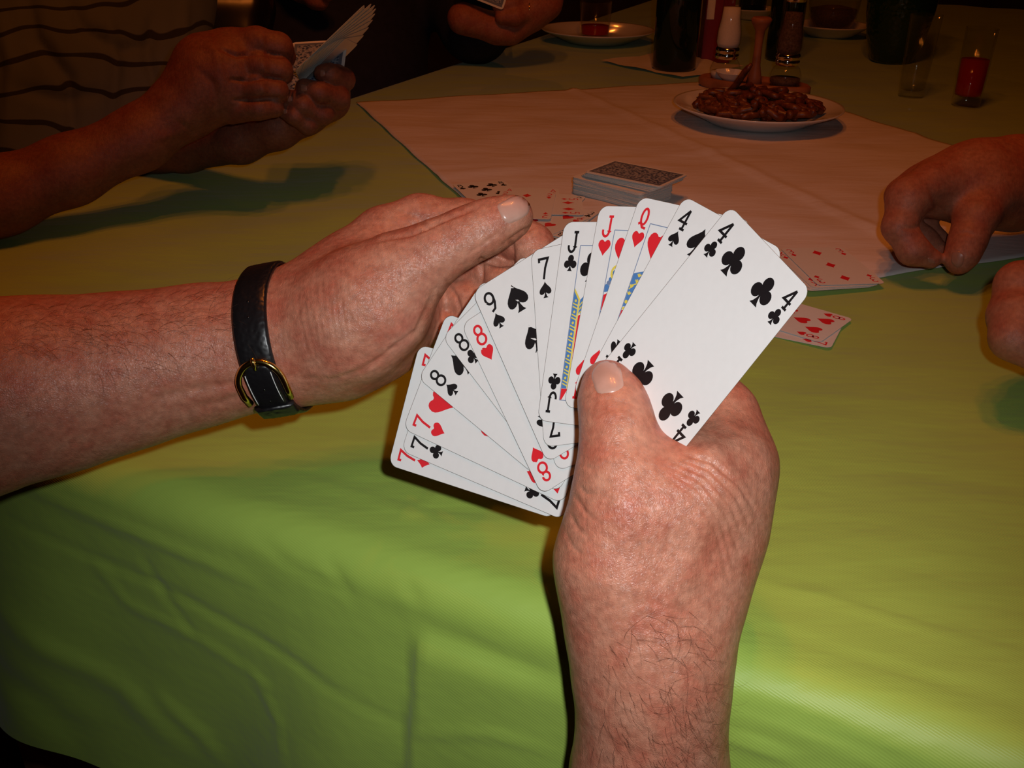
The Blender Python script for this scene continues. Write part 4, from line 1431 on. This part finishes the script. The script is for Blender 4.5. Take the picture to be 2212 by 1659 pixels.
def navy_card():
    a, b, d = P(1086, 22, 1.61), P(1022, -3, 1.60), P(1110, -40, 1.60)
    sx = (b - a) / np.linalg.norm(b - a); ty = (d - a) - sx * ((d - a) @ sx); ty /= np.linalg.norm(ty)
    nz = np.cross(sx, ty); nz = nz if nz @ (CAM - a) > 0 else -nz
    def mapf(s, t, w):
        return a + np.outer(t / 1000, sx) + np.outer(s / 1000, ty) + np.outer(-w / 1000, nz)
    tag(build_card('playing_card', None, None, mapf, back=True), 'pale card held in the hand of the player in navy', 'card')
navy_card()

# black bag beside the striped shirt
def bag():
    v, f = sculpt([dict(kin=30, chains=[[(430, 20, 1480, 55), (540, 20, 1500, 55)], [(430, -60, 1490, 55), (540, -60, 1510, 55)], [(440, 90, 1490, 50), (530, 90, 1500, 50)]])], 5.0)
    r = empty('handbag', P(480, 60, 1.49))
    b = mesh_obj('body', v - np.array(r.location), f, 'bag', r)
    vv, ff = tube([P(424, 62, 1.445), P(455, 66, 1.44), P(492, 64, 1.445)], 0.0012, 6)
    mesh_obj('piping', np.array(vv) - np.array(r.location), ff, 'gold', r)
    tag(r, 'dark glossy black bag with a thin bright edge, behind the striped player\'s hand', 'bag')
bag()

# ------------------------------------------------------------------ player at the right
ZC = 815
RIGHTMAN = [
    dict(kin=16, chains=[
        [(2560, 420, 900, 110), (2400, 400, 880, 96), (2280, 392, 862, 88), (2190, 390, 845, 88), (2110, 392, 832, 82), (2040, 402, 822, 66)],
        [(2190, 420, 836, 76), (2130, 430, 820, 60)], [(2060, 400, 835, 62), (1985, 412, 838, 50)]]),
    dict(kin=7, kout=6, chains=[[(2010, 400, 812, 48), (1962, 430, 806, 44), (1942, 490, 802, 33), (1972, 540, 800, 31), (2010, 558, 800, 22)]]),
    dict(kin=6, kout=4, chains=[[(2010, 400, 832, 46), (1955, 425, 838, 40), (1950, 480, 840, 30), (1995, 520, 838, 28), (2025, 540, 836, 22)]]),
    dict(kin=6, kout=4, chains=[[(2030, 420, 848, 42), (1990, 450, 856, 36), (1990, 490, 856, 28), (2025, 520, 850, 25)]]),
    dict(kin=8, kout=7, chains=[[(2140, 420, 815, 54), (2108, 468, 804, 44), (2090, 520, 798, 36), (2078, 552, 796, 31), (2070, 566, 797, 25)]]),
]
C_STROKES = [([(2008, 405), (2022, 440), (2040, 470)], 6, 1.8), ([(1948, 492), (1975, 494), (1990, 486)], 5, 1.3), ([(2060, 505), (2090, 502), (2112, 510)], 5, 0.8)]
vc1 = sculpt(RIGHTMAN, 1.4, C_STROKES)
vc2 = sculpt([dict(kin=14, chains=[
    [(2700, 760, 560, 140), (2480, 720, 600, 124), (2340, 690, 615, 120), (2270, 680, 615, 104)]]),
    dict(kin=7, kout=5, chains=[[(2270, 620, 615, 62), (2205, 618, 612, 50), (2185, 680, 606, 44), (2215, 720, 600, 38)]]),
    dict(kin=7, kout=5, chains=[[(2280, 690, 605, 64), (2200, 690, 600, 54), (2190, 730, 594, 46), (2235, 765, 590, 38)]])], 1.6)
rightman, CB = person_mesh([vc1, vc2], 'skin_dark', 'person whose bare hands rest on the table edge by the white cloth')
nail([(2056, 545), (2070, 541), (2084, 550), (2080, 572), (2068, 580), (2054, 566)], CB, rightman, 0.0004, mat='nail_dim')
nail([(2004, 556), (2018, 558), (2020, 570), (2006, 568)], CB, rightman, 0.0003, mat='nail_dim')

# ------------------------------------------------------------------ crockery, bottles and glasses
def place(u, v, h=0.0):
    g = G(u, v, h)
    return np.array([g[0], g[1], h])

def plate(name, c, r, label):
    pr = [(0, 0.006), (r * 0.55, 0.006), (r * 0.66, 0.009), (r * 0.80, 0.017), (r * 0.97, 0.0245), (r, 0.0255), (r * 1.003, 0.0243), (r * 0.97, 0.0218), (r * 0.80, 0.0135), (r * 0.62, 0.004), (r * 0.56, 0.0), (r * 0.53, 0.0), (r * 0.52, 0.003), (0, 0.003)]
    o = lathe(name, pr, 'china', seg=64, loc=c)
    tag(o, label, 'plate')
    return o

PL = place(1632, 264, TOP + 0.0005)
plate('plate', PL, 0.114, 'white plate heaped with pretzels')
PL2 = place(1290, 90, 0.001)
plate('plate', PL2, 0.116, 'empty white plate with a small glass standing on it')

def pretzels():
    # one knotted loop shared by all pieces
    pts = []
    for t in np.linspace(0, 2 * math.pi, 40, endpoint=False):
        pts.append((0.017 * math.sin(t) + 0.0065 * math.sin(3 * t), 0.014 * math.cos(t) - 0.005 * math.cos(2 * t), 0.0022 * math.sin(3 * t)))
    v1, f1 = tube(pts, 0.0047, 7, closed=True)
    pts = [(-0.028 + 0.008 * k, 0.0015 * math.sin(k), 0) for k in range(8)]
    v2, f2 = tube(pts, [0.0025, 0.0044, 0.0048, 0.0048, 0.0048, 0.0048, 0.0044, 0.0025], 7)
    first = {}
    spots = []
    for ring, (n, rr, zz) in enumerate(((14, 0.068, 0.0245), (12, 0.050, 0.022), (8, 0.030, 0.024), (10, 0.060, 0.029), (7, 0.036, 0.032), (3, 0.014, 0.036))):
        for k in range(n):
            a = 2 * math.pi * k / n + ring * 0.4 + rng.normal(0, 0.12)
            spots.append((rr * math.cos(a), rr * math.sin(a), zz + rng.normal(0, 0.0012), ring))
    for i, (x, y, z, ring) in enumerate(spots):
        kind = 'stick' if i % 7 == 3 else 'knot'
        if kind not in first:
            o = mesh_obj('pretzel', v2 if kind == 'stick' else v1, f2 if kind == 'stick' else f1, 'pretzel')
            first[kind] = o
        else:
            o = first[kind].copy(); COL.objects.link(o)
        o.location = (PL[0] + x, PL[1] + y, PL[2] + z)
        tl = 0.10 if ring == 0 else 0.26
        o.rotation_euler = (rng.normal(0, tl), rng.normal(0, tl), rng.uniform(0, 6.28))
        o.scale = (1.0, 1.0, 1.0)
        tag(o, 'brown pretzel stick in the heap on the plate' if kind == 'stick' else 'brown knotted pretzel in the heap on the plate', 'pretzel', 'pretzels on the plate')
    st = mesh_obj('pretzel', v2, f2, 'pretzel')
    g = place(1597, 200, 0.0)
    st.location = (PL[0] - 0.022, PL[1] + 0.03, PL[2] + 0.052); st.rotation_euler = (0.1, 0.9, 2.2)
    tag(st, 'brown pretzel stick poking up from the top of the heap', 'pretzel', 'pretzels on the plate')
pretzels()

def glass(name, c, r0, r1, h, liquid, label, base=0.008, wall=0.0016):
    root = empty(name, c)
    pr = [(0, 0.0), (r0 * 0.96, 0.0), (r0, 0.002), (r0 + (r1 - r0) * 0.2, h * 0.2), (r1, h), (r1 - wall, h), (r0 + (r1 - r0) * 0.2 - wall, h * 0.2), (r0 - wall, base + 0.002), (r0 * 0.7, base), (0, base)]
    lathe('bowl', pr, 'glass', root, 40)
    if liquid:
        l0, l1 = liquid
        def rad(z): return r0 + (r1 - r0) * z / h - wall - 0.0002
        lathe('drink', [(0, l0), (rad(l0) * 0.97, l0), (rad(l0 + 0.003), l0 + 0.003), (rad(l1), l1), (0, l1)], 'drink', root, 36)
    tag(root, label, 'glass')
glass('tumbler', np.array([PL2[0] - 0.006, PL2[1] - 0.004, PL2[2] + 0.0062]), 0.0285, 0.033, 0.072, (0.0095, 0.026), 'small clear tumbler with a little red drink on the white plate', 0.009)
glass('shot_glass', place(1967, 208, 0.0008), 0.0195, 0.0235, 0.122, None, 'tall narrow clear glass, empty, standing on the green cloth', 0.010)
glass('shot_glass', place(2085, 228, 0.0008), 0.0205, 0.0225, 0.112, (0.016, 0.068), 'tall narrow glass half full of red drink', 0.014)

def bottle(c, r, h, label, mat='dark_glass', level=None):
    root = empty('bottle', c)
    pr = [(0, 0.004), (r * 0.6, 0.0), (r * 0.94, 0.0), (r, 0.006), (r, h * 0.55), (r * 0.92, h * 0.62), (r * 0.45, h * 0.74), (r * 0.36, h * 0.80), (r * 0.36, h), (0, h)]
    lathe('glass_body', pr, mat, root, 48)
    if level:
        lathe('upper_glass', [(r * 1.004, level), (r * 1.004, h * 0.55), (r * 0.924, h * 0.62), (r * 0.455, h * 0.74)], 'green_glass', root, 48)
    lathe('cap', [(r * 0.4, h - 0.02), (r * 0.42, h), (r * 0.38, h + 0.004), (0, h + 0.004)], 'maroon', root, 24)
    tag(root, label, 'bottle')
BT = place(1455, 148, 0.0026)
bottle(BT, 0.0385, 0.31, 'large dark green bottle standing on the paper napkin', level=0.117)
bottle(place(1688, 128, 0.0008), 0.0315, 0.30, 'slender dark green bottle behind the pepper mill')
SA = place(1622, 40, 0.0008)
bottle(np.array([SA[0], SA[1], 0.0068]), 0.033, 0.27, 'dark bottle standing on a pale saucer farther down the table')
plate('saucer', SA, 0.062, 'pale saucer under the farther dark bottle')

def napkin():
    ps = [(1333, 116), (1405, 112), (1500, 140), (1545, 160), (1470, 168), (1420, 158), (1375, 140)]
    n = 14
    c = G(1450, 142, 0.001)
    d1 = G(1545, 158, 0.001) - G(1340, 118, 0.001); d1[2] = 0; L = np.linalg.norm(d1); d1 /= L
    d2 = np.array([-d1[1], d1[0], 0])
    vs = []
    for i in range(n):
        for j in range(n):
            x = (i / (n - 1) - 0.5) * 0.20; y = (j / (n - 1) - 0.5) * 0.16
            dist = math.hypot(c[0] + d1[0] * x + d2[0] * y - BT[0], c[1] + d1[1] * x + d2[1] * y - BT[1])
            lift = 0.0012 + (0.006 * abs(math.sin(7 * x / 0.2 + 3 * y / 0.16)) if dist > 0.05 else 0) * (0.4 + 0.6 * j / n)
            vs.append(c + d1 * x + d2 * y + np.array([0, 0, lift]))
    o = mesh_obj('napkin', vs, grid_faces(n, n), 'napkin')
    tag(o, 'crumpled white paper napkin under the large dark bottle', 'napkin')
napkin()

def carton():
    c = place(1540, 132, 0.0008)
    root = empty('carton', c)
    w, d, h = 0.052, 0.040, 0.24
    def bx(name, x0, x1, y0, y1, z0, z1, m):
        bm = bmesh.new(); bmesh.ops.create_cube(bm, size=1)
        for v in bm.verts:
            v.co = ((x0 + x1) / 2 + v.co.x * (x1 - x0), (y0 + y1) / 2 + v.co.y * (y1 - y0), (z0 + z1) / 2 + v.co.z * (z1 - z0))
        bmesh.ops.bevel(bm, geom=bm.edges[:], offset=0.0012, segments=2, affect='EDGES', profile=0.5)
        me = bpy.data.meshes.new(name); bm.to_mesh(me); bm.free(); me.materials.append(MAT[m])
        o = bpy.data.objects.new(name, me); COL.objects.link(o); o.parent = root
        return o
    bx('body', -w / 2, w / 2, -d / 2, d / 2, 0, h, 'maroon')
    bx('white_stripe', -w / 2 + 0.002, -w / 2 + 0.016, -d / 2 - 0.0008, -d / 2 + 0.001, 0.075, h - 0.01, 'napkin')
    bx('lid_flap', -w / 2 + 0.001, w / 2 - 0.001, -d / 2 + 0.001, d / 2 - 0.001, h, h + 0.003, 'maroon')
    tag(root, 'maroon carton with a white stripe between bottle and salt mill', 'carton')
carton()

def caddy():
    c = place(1626, 196, TOP)
    axis = G(1745, 214, TOP) - G(1508, 186, TOP); axis[2] = 0
    ln = np.linalg.norm(axis); axis /= ln
    root = empty('cruet_caddy', c)
    ang = math.atan2(axis[1], axis[0])
    # oval tray
    vs, fs, rings = [], [], [(0.94, 0.0), (1.0, 0.004), (1.0, 0.014), (0.95, 0.017), (0.88, 0.012), (0.0, 0.012)]
    seg = 44
    for k in range(seg):
        a = 2 * math.pi * k / seg
        for s, z in rings:
            vs.append((0.090 * s * math.cos(a), 0.040 * s * math.sin(a), z))
    n = len(rings)
    for k in range(seg):
        j = (k + 1) % seg
        for m in range(n - 1):
            fs.append((k * n + m, j * n + m, j * n + m + 1, k * n + m + 1))
    t = mesh_obj('tray', vs, fs, 'wood', root)
    lathe('handle', [(0, 0.010), (0.013, 0.010), (0.0105, 0.022), (0.0066, 0.040), (0.0060, 0.070), (0.0075, 0.090), (0.0145, 0.102), (0.0160, 0.107), (0.013, 0.110), (0.007, 0.108), (0, 0.107)], 'wood', root, 28)
    root.rotation_euler = (0, 0, ang)
    tag(root, 'wooden cruet caddy with a flared upright handle', 'caddy')
    return c, axis
CC, CAX = caddy()

def mill(c, content, label):
    root = empty('spice_mill', c)
    lathe('glass_base', [(0, 0), (0.020, 0), (0.024, 0.006), (0.0245, 0.016), (0.020, 0.027), (0.0155, 0.032)], 'glass', root, 36)
    lathe('base_contents', [(0, 0.001), (0.019, 0.001), (0.0225, 0.006), (0.0225, 0.012), (0, 0.014)], content, root, 28)
    lathe('chrome_collar', [(0.0155, 0.031), (0.0185, 0.033), (0.0185, 0.038), (0.0170, 0.040), (0.0185, 0.042), (0.0185, 0.047), (0.0165, 0.049)], 'steel', root, 36)
    lathe('glass_body', [(0.0165, 0.049), (0.0195, 0.056), (0.019, 0.072), (0.0155, 0.092), (0.0140, 0.112), (0.0145, 0.124)], 'glass', root, 36)
    lathe('contents', [(0, 0.0495), (0.0160, 0.0495), (0.0180, 0.056), (0.0175, 0.072), (0.0142, 0.092), (0.0128, 0.108), (0, 0.109)], content, root, 32)
    lathe('chrome_cap', [(0.0146, 0.123), (0.0160, 0.126), (0.0160, 0.138), (0.010, 0.147), (0, 0.149)], 'steel', root, 36)
    tag(root, label, 'mill')
gs = place(1572, 160, TOP + 0.0125)
mill(CC + np.array([0, 0, 0.0125]) - CAX * 0.050 + np.array([CAX[1], -CAX[0], 0]) * -0.004, 'salt', 'glass and chrome mill filled with white salt in the caddy')
mill(CC + np.array([0, 0, 0.0125]) + CAX * 0.048 + np.array([CAX[1], -CAX[0], 0]) * -0.002, 'pepper', 'glass and chrome mill with dark peppercorns in the caddy')

def salt_dish():
    c = CC - CAX * 0.030 + np.array([CAX[1], -CAX[0], 0]) * 0.022
    o = lathe('salt_dish', [(0, 0), (0.014, 0.0), (0.021, 0.006), (0.026, 0.013), (0.0268, 0.0135), (0.025, 0.012), (0.020, 0.007), (0.013, 0.003), (0, 0.003)], 'china', None, 40, (c[0], c[1], TOP + 0.0165))
    o.scale = (1.0, 0.6, 1.0); o.rotation_euler = (0.12, 0, math.atan2(CAX[1], CAX[0]))
    tag(o, 'small white oval dish leaning by the caddy handle', 'dish')
salt_dish()

BW = place(1792, 78, 0.0008)
plate('plate', BW, 0.082, 'small white plate under the glass bowl down the table')
def bowl():
    root = empty('glass_bowl', (BW[0], BW[1], BW[2] + 0.0062))
    lathe('bowl_body', [(0, 0), (0.030, 0), (0.034, 0.004), (0.050, 0.030), (0.054, 0.070), (0.052, 0.070), (0.048, 0.031), (0.032, 0.006), (0, 0.005)], 'glass', root, 44)
    lathe('contents', [(0, 0.0055), (0.031, 0.0065), (0.0465, 0.031), (0.049, 0.050), (0.02, 0.056), (0, 0.057)], 'pepper', root, 36)
    tag(root, 'clear glass bowl with dark contents on a small plate', 'bowl')
bowl()

def vase():
    c = place(1925, 132, 0.0008)
    pr = [(0, 0.0), (0.036, 0.0), (0.040, 0.004), (0.052, 0.04), (0.060, 0.085), (0.063, 0.125), (0.060, 0.165), (0.048, 0.205), (0.040, 0.230), (0.043, 0.250), (0.040, 0.250), (0.037, 0.230), (0.045, 0.203), (0.055, 0.16), (0.055, 0.06), (0, 0.012)]
    o = lathe('vase', pr, 'vase', None, 56, c)
    tag(o, 'big bulging dark green glass vase behind the tall glasses', 'vase')
m, nt, bs = new_mat('rippled_green_glass')
bs.inputs['Base Color'].default_value = (0.008, 0.035, 0.018, 1)
bs.inputs['Roughness'].default_value = 0.12
vo = N(nt, 'ShaderNodeTexVoronoi'); vo.inputs['Scale'].default_value = 120
nt.links.new(coords(nt), vo.inputs['Vector'])
bump(nt, bs, vo.outputs['Distance'], 0.5, 0.002)
MAT['vase'] = m
vase()
